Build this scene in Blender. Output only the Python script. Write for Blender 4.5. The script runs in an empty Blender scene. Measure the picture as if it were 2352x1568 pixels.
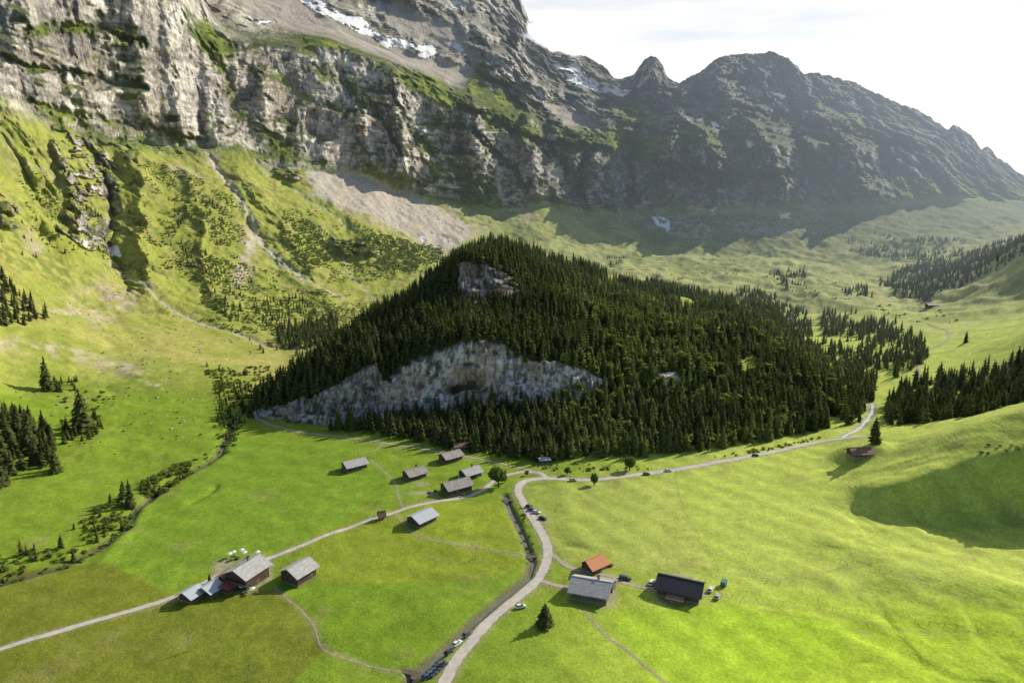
import bpy, math, random
import numpy as np
from mathutils import Vector, Matrix
from mathutils.bvhtree import BVHTree
random.seed(7); rng=np.random.default_rng(7)
R=math.radians
F=1568.0; H=150.0
cp,sp=math.cos(R(11)),math.sin(R(11))
scene=bpy.context.scene; COL=scene.collection
# ------------------------------------------------------------------ noise
def _h(ix,iy,iz,s):
    h=ix.astype(np.uint32)*np.uint32(374761393)+iy.astype(np.uint32)*np.uint32(668265263)+iz.astype(np.uint32)*np.uint32(2246822519)+np.uint32((s*3266489917)&0xffffffff)
    h=(h^(h>>np.uint32(13)))*np.uint32(1274126177); h=h^(h>>np.uint32(16))
    h=h*np.uint32(2654435761); h=h^(h>>np.uint32(15))
    return (h&np.uint32(0xffffff)).astype(np.float32)/np.float32(0xffffff)
def vn(x,y,z,s=0,sharp=1):
    fx,fy,fz=np.floor(x),np.floor(y),np.floor(z)
    ix,iy,iz=fx.astype(np.int64),fy.astype(np.int64),fz.astype(np.int64)
    x=x-fx;y=y-fy;z=z-fz
    if sharp>1: x=np.clip((x-.5)*sharp+.5,0,1);y=np.clip((y-.5)*sharp+.5,0,1);z=np.clip((z-.5)*sharp+.5,0,1)
    x=x*x*(3-2*x);y=y*y*(3-2*y);z=z*z*(3-2*z)
    def l(a,b,t): return a+(b-a)*t
    return l(l(l(_h(ix,iy,iz,s),_h(ix+1,iy,iz,s),x),l(_h(ix,iy+1,iz,s),_h(ix+1,iy+1,iz,s),x),y),
             l(l(_h(ix,iy,iz+1,s),_h(ix+1,iy,iz+1,s),x),l(_h(ix,iy+1,iz+1,s),_h(ix+1,iy+1,iz+1,s),x),y),z)
def fbm(x,y,z,s=0,o=4,g=.5):
    r=0;a=1;t=0
    for i in range(o):
        r=r+a*vn(x,y,z,s+i*17);t+=a;a*=g;x=x*2.03+5.1;y=y*2.03+1.7;z=z*2.03+3.3
    return r/t
def ridged(x,y,z,s=0,o=4,g=.5):
    r=0;a=1;t=0
    for i in range(o):
        r=r+a*(1-np.abs(2*vn(x,y,z,s+i*17)-1));t+=a;a*=g;x=x*2.03+5.1;y=y*2.03+1.7;z=z*2.03+3.3
    return r/t
def sm(a,b,x):
    t=np.clip((x-a)/(b-a),0,1); return t*t*(3-2*t)
def gs(a,s,axis=0):
    if s<=0: return a
    n=int(3*s)+1; k=np.exp(-.5*(np.arange(-n,n+1)/s)**2);k/=k.sum()
    pad=[(0,0)]*a.ndim;pad[axis]=(n,n)
    b=np.pad(a,pad,mode='edge')
    out=0
    for i,w in enumerate(k):
        sl=[slice(None)]*a.ndim; sl[axis]=slice(i,i+a.shape[axis]); out=out+w*b[tuple(sl)]
    return out
def g2(a,s): return gs(gs(a,s,0),s,1)
def inpoly(x,y,poly):
    p=np.array(poly,float); out=np.zeros(x.shape,bool)
    bb=(x>p[:,0].min())&(x<p[:,0].max())&(y>p[:,1].min())&(y<p[:,1].max())
    xs=x[bb];ys=y[bb];c=np.zeros(xs.shape,bool)
    j=len(p)-1
    for i in range(len(p)):
        xi,yi=p[i];xj,yj=p[j]
        if yi!=yj: c^=((yi>ys)!=(yj>ys))&(xs<(xj-xi)*(ys-yi)/(yj-yi)+xi)
        j=i
    out[bb]=c; return out
def pdist(x,y,pts,rad):
    out=np.full(x.shape,1e6)
    p=np.array(pts,float)[:,:2]
    bb=(x>p[:,0].min()-rad)&(x<p[:,0].max()+rad)&(y>p[:,1].min()-rad)&(y<p[:,1].max()+rad)
    xs=x[bb];ys=y[bb];d=np.full(xs.shape,1e12)
    for i in range(len(p)-1):
        a=p[i];v=p[i+1]-a;L=max(v@v,1e-9)
        t=np.clip(((xs-a[0])*v[0]+(ys-a[1])*v[1])/L,0,1)
        d=np.minimum(d,(xs-a[0]-t*v[0])**2+(ys-a[1]-t*v[1])**2)
    out[bb]=np.sqrt(d); return out
# ------------------------------------------------------------------ terrain profiles (survey lines: bearing, sight angle, height or range)
def line_pts(mode,pts,cols,s=14,spy=4):
    a=np.array(pts,float)
    py=gs(np.interp(cols,a[:,0],a[:,1]),spy); q=gs(np.interp(cols,a[:,0],a[:,2]),s)
    x=(cols-1176)/F; v=(784-py)/F; dy=cp+v*sp; dz=-sp+v*cp
    t=(q-H)/dz if mode=='z' else q/dy
    return np.stack([x*t,dy*t,H+dz*t],-1),t,py
def loft(lines,cols,step,back):
    L=[line_pts(*l[:2],cols,*(l[2:])) for l in lines]
    Ps=[];PY=[];V=[]
    inn=(cols>=0)&(cols<=2352)
    for i in range(len(L)-1):
        P0,t0,p0=L[i];P1,t1,p1=L[i+1]
        n=max(4,int(np.percentile(np.abs(p0-p1)[inn],95)/step))
        for k in range(n):
            s=k/n; w=(s*t0/((1-s)*t1+s*t0))[:,None]
            Ps.append(P0*(1-w)+P1*w);PY.append(p0*(1-s)+p1*s);V.append(np.full(len(cols),i+s))
    Ps.append(L[-1][0]);PY.append(L[-1][2]);V.append(np.full(len(cols),len(L)-1.))
    for k in range(1,7):
        Ps.append(L[-1][0]+np.array(back)*k/6.);PY.append(L[-1][2]+k*.1);V.append(np.full(len(cols),len(L)-1+k*.05))
    return np.array(Ps),np.array(PY),np.array(V)
SKY=[(-400,-300,1200),(0,-300,1300),(400,-250,1700),(480,-120,2000),(700,-130,2500),(1000,-130,2800),(1100,-110,2850),(1160,-50,2870),(1195,-2,2900),(1215,48,2900),(1235,52,2900),(1250,60,2900),(1265,95,2900),(1290,102,2880),(1320,110,2850),(1350,135,2850),(1380,150,2850),(1410,176,2850),(1430,182,2850),(1455,178,2830),(1466,154,2820),(1482,138,2820),(1495,130,2820),(1512,138,2820),(1524,152,2820),(1530,178,2830),(1560,190,2850),(1600,168,2880),(1650,132,2900),(1700,121,2930),(1780,120,2950),(1810,135,2980),(1835,152,3000),(1845,171,3000),(1880,168,3050),(1960,188,3100),(2010,215,3100),(2050,230,3130),(2100,250,3150),(2180,297,3200),(2190,286,3200),(2220,303,3200),(2255,345,3230),(2268,338,3230),(2276,340,3230),(2290,362,3250),(2352,405,3300),(2450,445,3350),(2750,480,3500)]
TL=[
('z',[(-400,1850,0),(2750,1850,0)]),
('z',[(-400,1400,0),(1900,1400,0),(2352,1400,4),(2750,1400,9)]),
('z',[(-400,1230,6),(0,1200,3),(300,1200,0),(1850,1180,0),(1930,1170,0),(2000,1185,0),(2100,1203,0),(2352,1195,3),(2750,1180,12)],8),
('z',[(-400,1040,14),(0,1050,6),(300,1080,0),(1000,1090,0),(1780,1090,0),(1860,1085,2),(1940,1110,4),(2000,1118,10),(2100,1098,18),(2180,1062,25),(2230,1045,29),(2352,1030,35),(2750,1010,42)],6),
('z',[(-400,960,28),(0,960,12),(300,960,3),(500,960,0),(700,985,0),(1000,1000,0),(1880,1012,1),(1950,1006,6),(2000,1008,10),(2100,1008,20),(2200,980,33),(2352,930,47),(2750,850,72)],8),
('z',[(-400,880,42),(0,900,20),(250,900,6),(500,930,0),(600,950,0),(1500,950,0),(2000,950,0),(2100,960,2),(2200,950,5),(2352,915,15),(2750,830,55)]),
('z',[(-400,800,62),(0,780,45),(250,820,20),(500,860,5),(600,870,0),(700,880,0),(1000,850,0),(1500,850,0),(1900,830,2),(2000,850,2),(2200,820,15),(2352,770,38),(2750,690,70)]),
('y',[(-400,640,540),(0,640,640),(250,700,760),(500,740,800),(650,770,800),(800,740,900),(1000,720,980),(1500,710,1020),(2000,715,1000),(2100,720,940),(2352,700,850),(2750,600,750)]),
('y',[(-400,480,640),(0,545,700),(250,600,860),(450,640,930),(650,660,1000),(800,650,1150),(1000,640,1250),(1250,630,1350),(1500,640,1300),(1800,650,1250),(2000,655,1300),(2100,660,1250),(2200,640,1150),(2352,560,1050),(2750,400,950)]),
('y',[(-400,380,700),(0,400,800),(250,480,1000),(500,520,1080),(650,540,1180),(800,560,1300),(1000,570,1450),(1150,560,1600),(1300,560,1680),(1500,585,1700),(1700,590,1740),(1900,600,1700),(2000,600,1700),(2100,590,1750),(2200,570,1800),(2352,545,1900),(2750,520,2000)]),
('y',[(-400,200,800),(0,220,880),(150,290,1010),(250,320,1120),(450,345,1290),(550,330,1370),(620,380,1400),(700,390,1460),(850,410,1590),(900,435,1640),(1000,450,1740),(1150,475,1880),(1250,460,1960),(1350,480,2020),(1500,475,2080),(1800,475,2180),(2000,465,2270),(2200,450,2450),(2352,455,2700),(2750,490,3000)],8,2),
('y',[(-400,-120,900),(0,-60,980),(200,-60,1160),(380,-40,1300),(450,60,1420),(520,130,1470),(600,105,1550),(750,105,1650),(850,135,1730),(900,150,1770),(960,195,1820),(1080,235,1940),(1200,265,2050),(1250,300,2070),(1350,330,2130),(1500,350,2170),(1650,345,2240),(1800,335,2300),(1950,330,2400),(2100,340,2590),(2200,370,2800),(2300,400,2950),(2352,425,3050),(2750,485,3300)],6,2),
('y',[(-400,-200,1000),(0,-150,1080),(380,-120,1380),(480,20,1640),(600,50,1780),(750,60,1930),(900,120,2020),(1000,150,2110),(1150,190,2220),(1250,230,2340),(1400,250,2520),(1500,235,2600),(1600,250,2650),(1700,210,2720),(1850,235,2800),(2000,265,2870),(2150,310,2950),(2300,380,3100),(2352,414,3150),(2750,483,3400)],6),
('y',SKY,8,.3),
]
cols=np.concatenate([np.arange(-400,-20,12),np.arange(-20,2373,2.6),np.arange(2376,2751,12)]).astype(float)
P,PY,V=loft(TL,cols,2.7,(0,700,-450))
PX=np.broadcast_to(cols,PY.shape).copy()
Psm=gs(P,4,0); w=(1-sm(8.5,9.5,V))*sm(0,.2,V); P=P*(1-w[...,None])+Psm*w[...,None]
cam=np.array([0,0,H])
def base_pt(px,py):
    c=int(np.argmin(np.abs(cols-px))); col=PY[:,c]
    r=int(np.argmax(col<=py)); r=max(r,1)
    a,b=col[r-1],col[r]; s=(a-py)/(a-b) if a!=b else 0
    return (P[r-1,c]*(1-s)+P[r,c]*s)
def W(pts): return [tuple(base_pt(*p[:2])) for p in pts]
X,Y,Z=P[...,0],P[...,1],P[...,2]
# -- landcover masks
wa=(fbm(X/40,Y/40,Z/40,3,4)-.5)*44; wb=(fbm(X/40,Y/40,Z/40,9,4)-.5)*44
wc=(fbm(X/9,Y/9,Z/9,13,3)-.5)*22; wd_=(fbm(X/9,Y/9,Z/9,19,3)-.5)*22
WX=PX+wa*.8+wc*.5; WY=PY+wb*.8+wd_*.5
def mask(polys,soft=1.2,q=1.0):
    m=np.zeros(PX.shape)
    for p in polys: m=np.maximum(m,inpoly(PX+(WX-PX)*q,PY+(WY-PY)*q,p))
    return g2(m,soft) if soft else m
SCREE=[[(700,385),(850,405),(960,450),(1100,530),(1040,585),(990,560),(880,510),(720,455)]]
THIN=[[(600,175),(660,200),(760,290),(830,360),(800,380),(720,330),(640,250)],[(455,330),(495,345),(505,380),(470,370)],[(0,775),(150,790),(250,815),(340,850),(410,885),(400,897),(300,870),(200,830),(0,800)],[(560,520),(600,520),(590,570),(560,660),(535,650)],[(1180,470),(1260,490),(1200,520),(1130,500)],[(1400,490),(1560,485),(1700,500),(1900,490),(1950,530),(1700,545),(1520,540)],[(380,385),(460,380),(480,410),(400,405)],[(60,540),(110,560),(100,590),(60,575)],[(100,700),(260,640),(330,680),(230,760)],[(640,410),(720,400),(760,480),(900,540),(1060,600),(1120,540),(1140,520),(980,440),(860,400)]]
USCREE=[[(430,-60),(560,20),(640,60),(830,115),(920,150),(1060,200),(1090,160),(1000,130),(900,110),(800,60),(700,10),(660,-60)],[(1250,230),(1330,250),(1400,300),(1300,290)],[(900,0),(1050,60),(1100,130),(1000,110),(880,60)]]
SNOW=[[(660,-15),(705,-15),(760,15),(800,38),(825,35),(850,60),(890,85),(930,92),(960,108),(985,100),(1012,122),(975,130),(930,112),(890,108),(860,85),(820,70),(760,38),(715,15)],
 [(1026,-5),(1060,2),(1078,22),(1050,22)],[(1172,66),(1230,80),(1270,96),(1262,106),(1210,92)],[(1263,136),(1300,152),(1322,146),(1347,178),(1385,190),(1447,206),(1430,222),(1385,210),(1328,195),(1293,168)],
 [(1031,90),(1068,118),(1058,126)],[(1226,196),(1242,203),(1250,230),(1234,232)],[(1496,492),(1518,498),(1540,518),(1534,532),(1512,516)],[(1628,478),(1647,472),(1642,490)],[(1790,484),(1812,486),(1814,504),(1797,500)],[(1626,276),(1658,290),(1650,299)],[(1708,324),(1726,328),(1724,344)],[(1768,210),(1808,223),(1790,230)],[(556,42),(632,48),(600,60)],[(1112,183),(1142,205),(1132,212)],[(248,555),(270,558),(278,582),(256,588)],[(1342,226),(1370,226),(1360,240)],[(1260,253),(1278,265),(1268,274)],[(1400,208),(1450,203),(1430,224)],[(1835,262),(1850,266),(1846,276)],[(960,535),(975,540),(968,548)],[(2085,240),(2105,250),(2095,256)],[(1560,205),(1580,212),(1570,218)],[(1700,195),(1716,198),(1710,208)]]
GRASSUP=[[(1060,180),(1110,150),(1190,240),(1230,280),(1130,250),(1070,220)],[(890,150),(980,170),(1080,225),(1060,260),(960,220),(905,185)],[(640,60),(800,90),(840,125),(700,105)],[(1110,235),(1240,290),(1240,320),(1120,270)],[(1270,300),(1400,290),(1560,330),(1500,370),(1330,330)],[(560,270),(660,330),(700,370),(640,370),(590,310)],[(830,370),(880,380),(890,430),(850,420)],[(1050,410),(1140,440),(1160,490),(1080,480)],[(1850,225),(1960,260),(2080,300),(2000,290),(1880,250)],[(2050,400),(2352,430),(2400,480),(2050,470)],[(1400,230),(1480,240),(1520,290),(1440,290)],[(100,240),(200,290),(330,300),(420,350),(300,340),(130,300)],[(420,20),(520,90),(540,160),(470,120)],[(1560,300),(1700,310),(1760,330),(1600,330)]]
ROCKLOW=[[(110,270),(200,300),(235,400),(250,600),(200,560),(130,540),(170,430),(120,330)],[(0,440),(45,470),(45,535),(0,520)],[(170,300),(330,300),(450,350),(300,370),(280,420),(200,390)],[(760,540),(850,545),(870,580),(770,600)],[(620,370),(720,400),(700,420),(630,400)],[(200,330),(270,380),(280,500),(262,600),(235,560),(230,430)]]
LEDGES=[[(0,130),(80,150),(200,180),(330,200)],[(60,70),(200,60),(330,100)],[(420,30),(480,110),(520,190),(570,270),(650,340),(740,380)],[(560,150),(640,180),(720,230),(800,260)],[(700,150),(800,190),(880,280),(920,340)],[(900,210),(960,320),(1050,390),(1130,440)],[(1090,300),(1150,370),(1210,420)],[(1240,330),(1300,380),(1330,440)],[(930,180),(1080,255),(1230,325),(1400,350),(1560,390),(1700,400)],[(60,235),(200,275),(330,290),(450,320)],[(1500,400),(1650,420),(1800,400),(2000,400)],[(1700,250),(1850,280),(2000,310),(2150,350)],[(540,250),(600,300),(700,350)],[(1030,300),(1000,400),(960,430)]]
m_scree=mask(SCREE,5); m_thin=mask(THIN,3); m_us=mask(USCREE,2); m_gu=mask(GRASSUP,2.5); m_rl=mask(ROCKLOW,1.5)
m_snow=mask(SNOW,.35,.55)*sm(.34,.42,fbm(X/22,Y/22,Z/14,311,4))
m_led=np.zeros(PX.shape)
for p in LEDGES:
    d=pdist(PX+wa*.8+wc,PY+wb*.8+wd_,p,60); m_led=np.maximum(m_led,np.exp(-(d/9)**2))
mt=sm(9.8,10.1,V)
rl=m_rl*sm(.46,.60,fbm(X/25,Y/25,Z/9,301,4))
rock=np.clip(np.maximum(mt,rl)-m_scree,0,1)
# -- relief of the rock
D=P-cam; dist=np.linalg.norm(D,axis=-1); rd=D/dist[...,None]
k=np.clip(dist/1600,.40,1.5)
rgt=sm(1100,1400,PX); lft=1-sm(430,620,PX)
wx=(fbm(X/200,Y/200,Z/200,41,4)-.5)*200; wy=(fbm(X/200,Y/200,Z/200,51,4)-.5)*200
kx,ky,kz=X/k,Y/k,Z/k
A=(ridged((kx+wx)/210,(ky+wy)/210,kz/(420-220*rgt),60,5,.5)-.6)*-(120-40*lft+90*rgt)
A+=(ridged((kx+wx*.6)/60,(ky+wy*.6)/60,kz/(160-80*rgt),70,5,.55)-.6)*-(40-10*lft+34*rgt)
qx,qy,qz=kx+wc*.5+wx*.3,ky+wd_*.5+wy*.3,kz+.08*kx+wa*.25
A+=((vn(qx/34,qy/34,qz/60,600,4)-.5)*17+(vn(qx/12,qy/12,qz/20,610,4)-.5)*6)*(1+.8*rgt)+(vn(qx/5,qy/5,qz/6,615,2)-.5)*2
st=(Z+.16*X+36*fbm(X/120,Y/120,Z/200,80,3)-.18*X*rgt+50*rgt*fbm(X/260,Y/260,Z/300,82,2)); hard=fbm(X/90,Y/90,Z/60,85,3)
for (hh,am,sd_) in [(52,20,0),(17,5.0,1),(7,1.8,2)]:
    q=st/(hh*k.clip(.8,1.3)); fr=q-np.floor(q); A+=(sm(.66,1,fr)-fr)*am*(1.9*sm(.42,.68,hard)+.1)*(1-.35*rgt)
A*=k
for (sx,y0,y1,wd,am) in [(300,-50,270,50,50),(170,-50,250,36,40),(60,-20,240,40,30),(390,20,300,30,40),(470,120,330,30,40),(600,200,300,25,40),(905,165,400,34,110),(830,200,400,26,45),(1090,250,470,36,80),(1215,300,470,28,65),(1380,330,480,50,50),(1540,340,470,36,65)]:
    g=np.exp(-np.abs((PX+wc+wa*.3-sx-(PY-y0)*.12)/wd)**1.5)*sm(y0-60,y0+30,PY)*(1-sm(y1-20,y1+50,PY)); A-=am*k*g
for pts,wd,am in [([(1690,125),(1650,170),(1700,250),(1760,330),(1800,430)],44,-300),([(1590,190),(1560,260),(1540,340)],28,-150),([(1500,150),(1510,200),(1560,260),(1620,310),(1650,380)],34,-240),
 ([(1840,170),(1880,260),(1950,330),(2000,440)],46,-300),([(2000,215),(2080,300),(2150,370),(2200,430)],36,-220),([(1430,190),(1400,260),(1330,320)],26,-120),([(1200,60),(1180,130),(1230,200),(1300,280)],34,-150),([(1250,100),(1330,150),(1420,200)],24,-80),([(2180,300),(2230,370),(2300,420)],24,-140),
 ([(1740,160),(1770,220),(1840,300),(1900,400)],22,-120),([(1900,190),(1960,260),(2050,330),(2080,420)],22,-120),([(1640,200),(1610,260),(1600,330),(1640,440)],20,-110),
 ([(1720,160),(1700,260),(1720,400)],22,140),([(1800,180),(1830,300),(1860,420)],24,170),([(1450,190),(1470,270),(1450,340)],20,110),([(1960,200),(2000,290),(2070,400)],22,140),([(1600,200),(1620,260),(1700,340)],16,110),([(1080,60),(1120,160),(1200,250)],22,60),
 ([(1340,350),(1330,420),(1350,480)],10,70),([(1440,350),(1450,420),(1440,480)],10,60),([(1630,380),(1640,430),(1625,480)],10,70),([(1720,370),(1740,430),(1730,480)],9,60),([(1900,350),(1890,420),(1910,480)],10,70),
 ([(700,-60),(760,60),(830,130)],30,-40),([(940,0),(1000,60),(1100,120),(1180,190)],26,-80)]:
    d=pdist(PX+wa*.9+wc*.8,PY+wb*.9+wd_*.8,pts,220); A+=am*np.exp(-d/wd)
A*=np.maximum(rock*.95,mt*.9)*(1-.8*m_scree)*(1-.75*m_us)*(1-.5*m_snow)*(1-.5*m_led)
# spurs and ravines of the lower left slopes
sl_=sm(6.2,7.4,V)*(1-mt)
for pts,wd,am in [([(190,310),(240,400),(252,500),(258,590),(300,650)],13,30),([(470,340),(520,420),(570,500),(600,570),(640,620)],12,16),([(600,380),(700,460),(800,520)],14,12),([(0,290),(50,390),(90,480),(100,540)],14,14),
 ([(320,380),(330,480),(320,560),(345,640)],34,-42),([(430,400),(470,500),(470,620),(520,720)],34,-26),([(560,400),(650,520),(720,640),(760,690)],34,-30),([(140,330),(170,430),(190,540)],26,-34),([(20,250),(90,350),(130,450)],26,-30),([(780,560),(860,545),(960,575)],24,-30)]:
    d=pdist(PX+wa*1.0+wc*.9,PY+wb*1.0+wd_*.9,pts,200); A+=am*np.exp(-d/wd)*sl_*(.6+.8*fbm(X/30,Y/30,Z/30,305,3))
A+=((ridged((X+wx*.4)/150,(Y+wy*.4)/150,Z/300,90,5,.55)-.6)*-38+(ridged((X+wx*.2)/38,(Y+wy*.2)/38,Z/80,94,4,.55)-.6)*-20*(.45+.5*m_rl))*sl_*(1-sm(1100,1300,PX))*k
P=P+rd*A[...,None]
jag=(fbm(X/30,Y/30,Z/30,99,4)-.5)*30*sm(11.9,13,V)*(PX>1180); P[...,2]+=jag
# -- soft relief of meadows and slopes
low=1-mt
right=sm(1850,2050,PX)*(1-sm(5,6,V)); left=(1-sm(250,500,PX))*sm(2.2,4.5,V)
und=(fbm(X/45,Y/45,0*X,11,3)-.5)*(2.4+3*right+5*left+11*sm(6.5,8,V))
und+=(fbm(X/12,Y/12,0*X,14,3)-.5)*(.7+.9*right+2.4*left+5.0*sm(6.3,7.5,V))
und+=(ridged(X/90,Y/90,0*X,16,3)-.6)*22*sm(6.2,7.2,V)*sm(1150,1400,PX)*(1-sm(9,9.8,V))
und-=.7*sm(.6,.8,ridged(X/30,Y/30,0*X,17,2))*(.3+right)
for pts,wd,am in [([(1235,1270),(1300,1250),(1350,1265)],3,.9),([(440,1150),(480,1130),(495,1115)],2.5,1.5),([(760,1475),(900,1440),(1010,1400)],5,-1.2),([(230,1290),(270,1250),(300,1200),(330,1160)],4,-1.2),([(1290,1120),(1310,1200),(1345,1260)],6,-.8),([(2060,1330),(2200,1340),(2352,1360)],9,-2.5),([(1900,1250),(2050,1290),(2200,1300)],10,-2)]:
    d=pdist(X,Y,W(pts),40); und-=am*np.exp(-(d/wd)**2)
hb=base_pt(1978,1036); dh=np.sqrt((X-hb[0])**2+(Y-hb[1])**2); und+=5.5*np.exp(-(dh/15)**4)
P[...,2]+=und*low*sm(0,.3,V)
X,Y,Z=P[...,0],P[...,1],P[...,2]
# -- watercourses
ST1=W([(1160,1135),(1168,1160),(1185,1190),(1205,1240),(1222,1285),(1212,1320),(1150,1370),(1080,1432),(1010,1500),(950,1550),(900,1610)])
ST2=W([(600,900),(560,935),(535,970),(500,1045),(470,1068),(420,1090),(370,1120),(310,1170),(290,1210),(230,1250),(120,1300),(0,1335),(-100,1370)])
RIV=W([(1960,900),(1985,920),(2003,930),(2000,950),(1985,968),(1962,985),(1935,1000)])
GUL=W([(255,600),(300,630),(370,690),(450,730),(540,762),(610,790),(690,800),(780,770),(820,740),(870,690)])
d1=pdist(X,Y,ST1,30);d2=pdist(X,Y,ST2,30);dr=pdist(X,Y,RIV,30);dg=pdist(X,Y,GUL,40)
Z-=1.8*np.exp(-(d1/1.9)**2)+2.2*np.exp(-(d2/3)**2)+1.5*np.exp(-(dr/4)**2)+3.5*np.exp(-(dg/7)**2)
P[...,2]=Z
du=np.gradient(P,axis=1);dv=np.gradient(P,axis=0); N=np.cross(du,dv); N/=np.linalg.norm(N,axis=-1,keepdims=True)+1e-9
nz=np.abs(N[...,2]); nzs=g2(nz,1.2)
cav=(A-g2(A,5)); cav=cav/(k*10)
# -- colours
def C(*c): return np.array(c,float)
def mixc(a,c,m): return a*(1-m[...,None])+np.asarray(c)*m[...,None]
n1=fbm(X/35,Y/35,Z/35,21,4); n2=fbm(X/7,Y/7,Z/7,31,4); n3=fbm(X/130,Y/130,Z/130,36,3); n4=fbm(X/2.2,Y/2.2,Z/2.2,38,2)
alb=np.zeros(P.shape)+C(.205,.30,.028)
rt=sm(1050,1800,PX+ (n3-.5)*300)
alb=mixc(alb,C(.45,.53,.095),rt)  # yellower to the right, with backlit glow painted into the grass colour
alb=mixc(alb,C(.41,.56,.045),rt*sm(1320,1430,PY+wa))
alb=mixc(alb,C(.45,.45,.14),sm(.52,.7,n3*.7+n1*.3)*.25*rt)
for poly,c,q in [([(1200,1115),(1560,1095),(1580,1180),(1640,1300),(1480,1310),(1300,1290),(1260,1230)],(.44,.47,.12),.45),([(1400,1400),(1700,1390),(2000,1430),(1800,1600),(1500,1600)],(.36,.54,.03),.5),([(300,1180),(560,1010),(860,1040),(910,1130),(700,1240),(560,1280),(380,1340),(240,1290)],(.18,.30,.026),.6),([(620,1350),(1000,1330),(1190,1330),(1000,1500),(880,1530),(740,1480)],(.17,.29,.02),.5)]:
    alb=mixc(alb,C(*c),g2(inpoly(PX+wa*.12,PY+wb*.12,poly).astype(float),1)*q)
ol=np.zeros(PX.shape)
for p in [[(-400,1330),(250,1290),(420,1380),(630,1355),(700,1400),(725,1450),(740,1500),(640,1600),(-400,1900)],[(0,1330),(230,1290),(280,1350),(60,1440),(0,1460)]]:
    ol=np.maximum(ol,inpoly(PX+wa*.15,PY+wb*.15,p))
alb=mixc(alb,C(.185,.205,.024),g2(ol.astype(float),1)*.85)
alb=mixc(alb,C(.26,.30,.028),inpoly(PX+wa*.1,PY+wb*.1,[(740,1215),(900,1180),(1000,1240),(1200,1280),(1210,1300),(1100,1330),(900,1340),(740,1340),(690,1280)])*.6)
alb=mixc(alb,C(.29,.33,.03),inpoly(PX+wa*.1,PY+wb*.1,[(910,1190),(1000,1155),(1140,1150),(1180,1200),(1200,1270),(1050,1250),(950,1235)])*.6)
sl=sm(4.5,6.5,V)*low; lf=1-sm(900,1200,PX)
alb=mixc(alb,C(.33,.36,.07),sl*lf*.9)
alb=mixc(alb,C(.44,.40,.13),sl*lf*sm(.42,.62,n1)*.65)
alb=mixc(alb,C(.12,.165,.025),sl*lf*sm(.48,.64,n2*.5+n1*.5)*.8*sm(6.2,7.3,V))
alb=mixc(alb,C(.20,.20,.09),sl*lf*sm(.55,.75,1-nzs)*.5)
alb=mixc(alb,C(.40,.41,.16),sm(6.3,7.3,V)*low*(1-lf)*.9)
alb=mixc(alb,C(.20,.24,.08),sm(6.6,7.5,V)*low*(1-lf)*sm(.44,.62,n3*.5+n1*.5)*.75)
alb=mixc(alb,C(.11,.14,.06),sl*sm(1350,1550,PX)*sm(8.6,9.6,V+(n1-.5))*.75)  # dim far valley floor at right: shade painted into its colour
mv=(.45+.55*sm(4.3,6,V))
alb*= (1+(.36*(n2-.5))*mv)[...,None]*(1+.28*(n4-.5))[...,None]*(1+.30*(n1-.5)*mv)[...,None]
alb=mixc(alb,C(.30,.27,.10),sm(.64,.8,fbm(X/18,Y/18,0*X,133,4))*.35*low)
ang=X*.82+Y*.57; alb*=(1+.08*np.sin(ang/2.4+n1*3)*(PX>1200)*(V<4.2)+.05*np.sin((X*.3+Y*.95)/3+n1*2)*(PX<=1200)*(V<4.2))[...,None]
# rock colours
band=fbm(X/90,Y/90,st/6,140,4); stain=fbm(X/7,Y/7,Z/80,145,4); crk=ridged(qx/14,qy/14,qz/40,146,4,.6); pt=fbm(X/60,Y/60,Z/60,147,5,.6)
rc=np.zeros(P.shape)+C(.72,.67,.60)
rc=rc*(.66+.4*sm(.3,.7,band)+.3*(stain-.3))[...,None]*(.78+.44*n2)[...,None]*(.84+.32*n4)[...,None]*(.72+.56*sm(.35,.65,pt))[...,None]
rc=mixc(rc,C(.24,.21,.17),sm(.58,.74,fbm(X/70,Y/70,Z/50,150,4))*.5)
rc=mixc(rc,C(.48,.38,.27),sm(.57,.72,fbm(X/50,Y/50,Z/35,155,3))*.3)
rc=rc*(1-.58*sm(.72,.9,crk))[...,None]*(1-.5*sm(.1,1.3,cav)+.2*sm(.1,1.3,-cav))[...,None]  # dark cracks; recess shade and lighter proud edges painted into the rock colour
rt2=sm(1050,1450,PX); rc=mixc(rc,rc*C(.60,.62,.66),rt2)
rc=mixc(rc,C(.055,.068,.045),rt2*sm(.50,.62,n1*.5+pt*.5+.12*(nzs-.4))*.75)
ledge=sm(.48,.64,nzs+(n2-.5)*.5+(n1-.5)*.5)
gcol=np.zeros(P.shape)+C(.095,.125,.03); gcol=mixc(gcol,C(.20,.24,.04),sm(.45,.7,n1))
upf=sm(11.0,12.0,V)*.75; upf=np.maximum(upf,rt2*.35)
lm=(ledge*(1-upf))*.9; rc=rc*(1-lm[...,None])+gcol*lm[...,None]
q=m_led*sm(.36,.55,n2*.5+n1*.5)*.9; rc=rc*(1-q[...,None])+gcol*(1.3-.6*rt2[...,None])*q[...,None]
gm=m_gu*sm(.2,.45,nzs+(n2-.5)*.6+.12); rc=rc*(1-gm[...,None])+(gcol*1.5)*gm[...,None]
rc=mixc(rc,C(.48,.43,.37),m_us*.85); rc=mixc(rc,rc*.72,m_us*sm(.5,.65,fbm(X/30+Z/20,Y/30,Z/30,333,3)))
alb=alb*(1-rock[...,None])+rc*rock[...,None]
sc=np.zeros(P.shape)+C(.50,.465,.41); sc*=(.65+.7*n4)[...,None]*(.75+.5*n2)[...,None]
q=sm(.25,.75,m_scree+(n2-.5)*.7+(n1-.5)*.7)*(m_scree>.02)*.95; alb=alb*(1-q[...,None])+sc*q[...,None]
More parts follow.
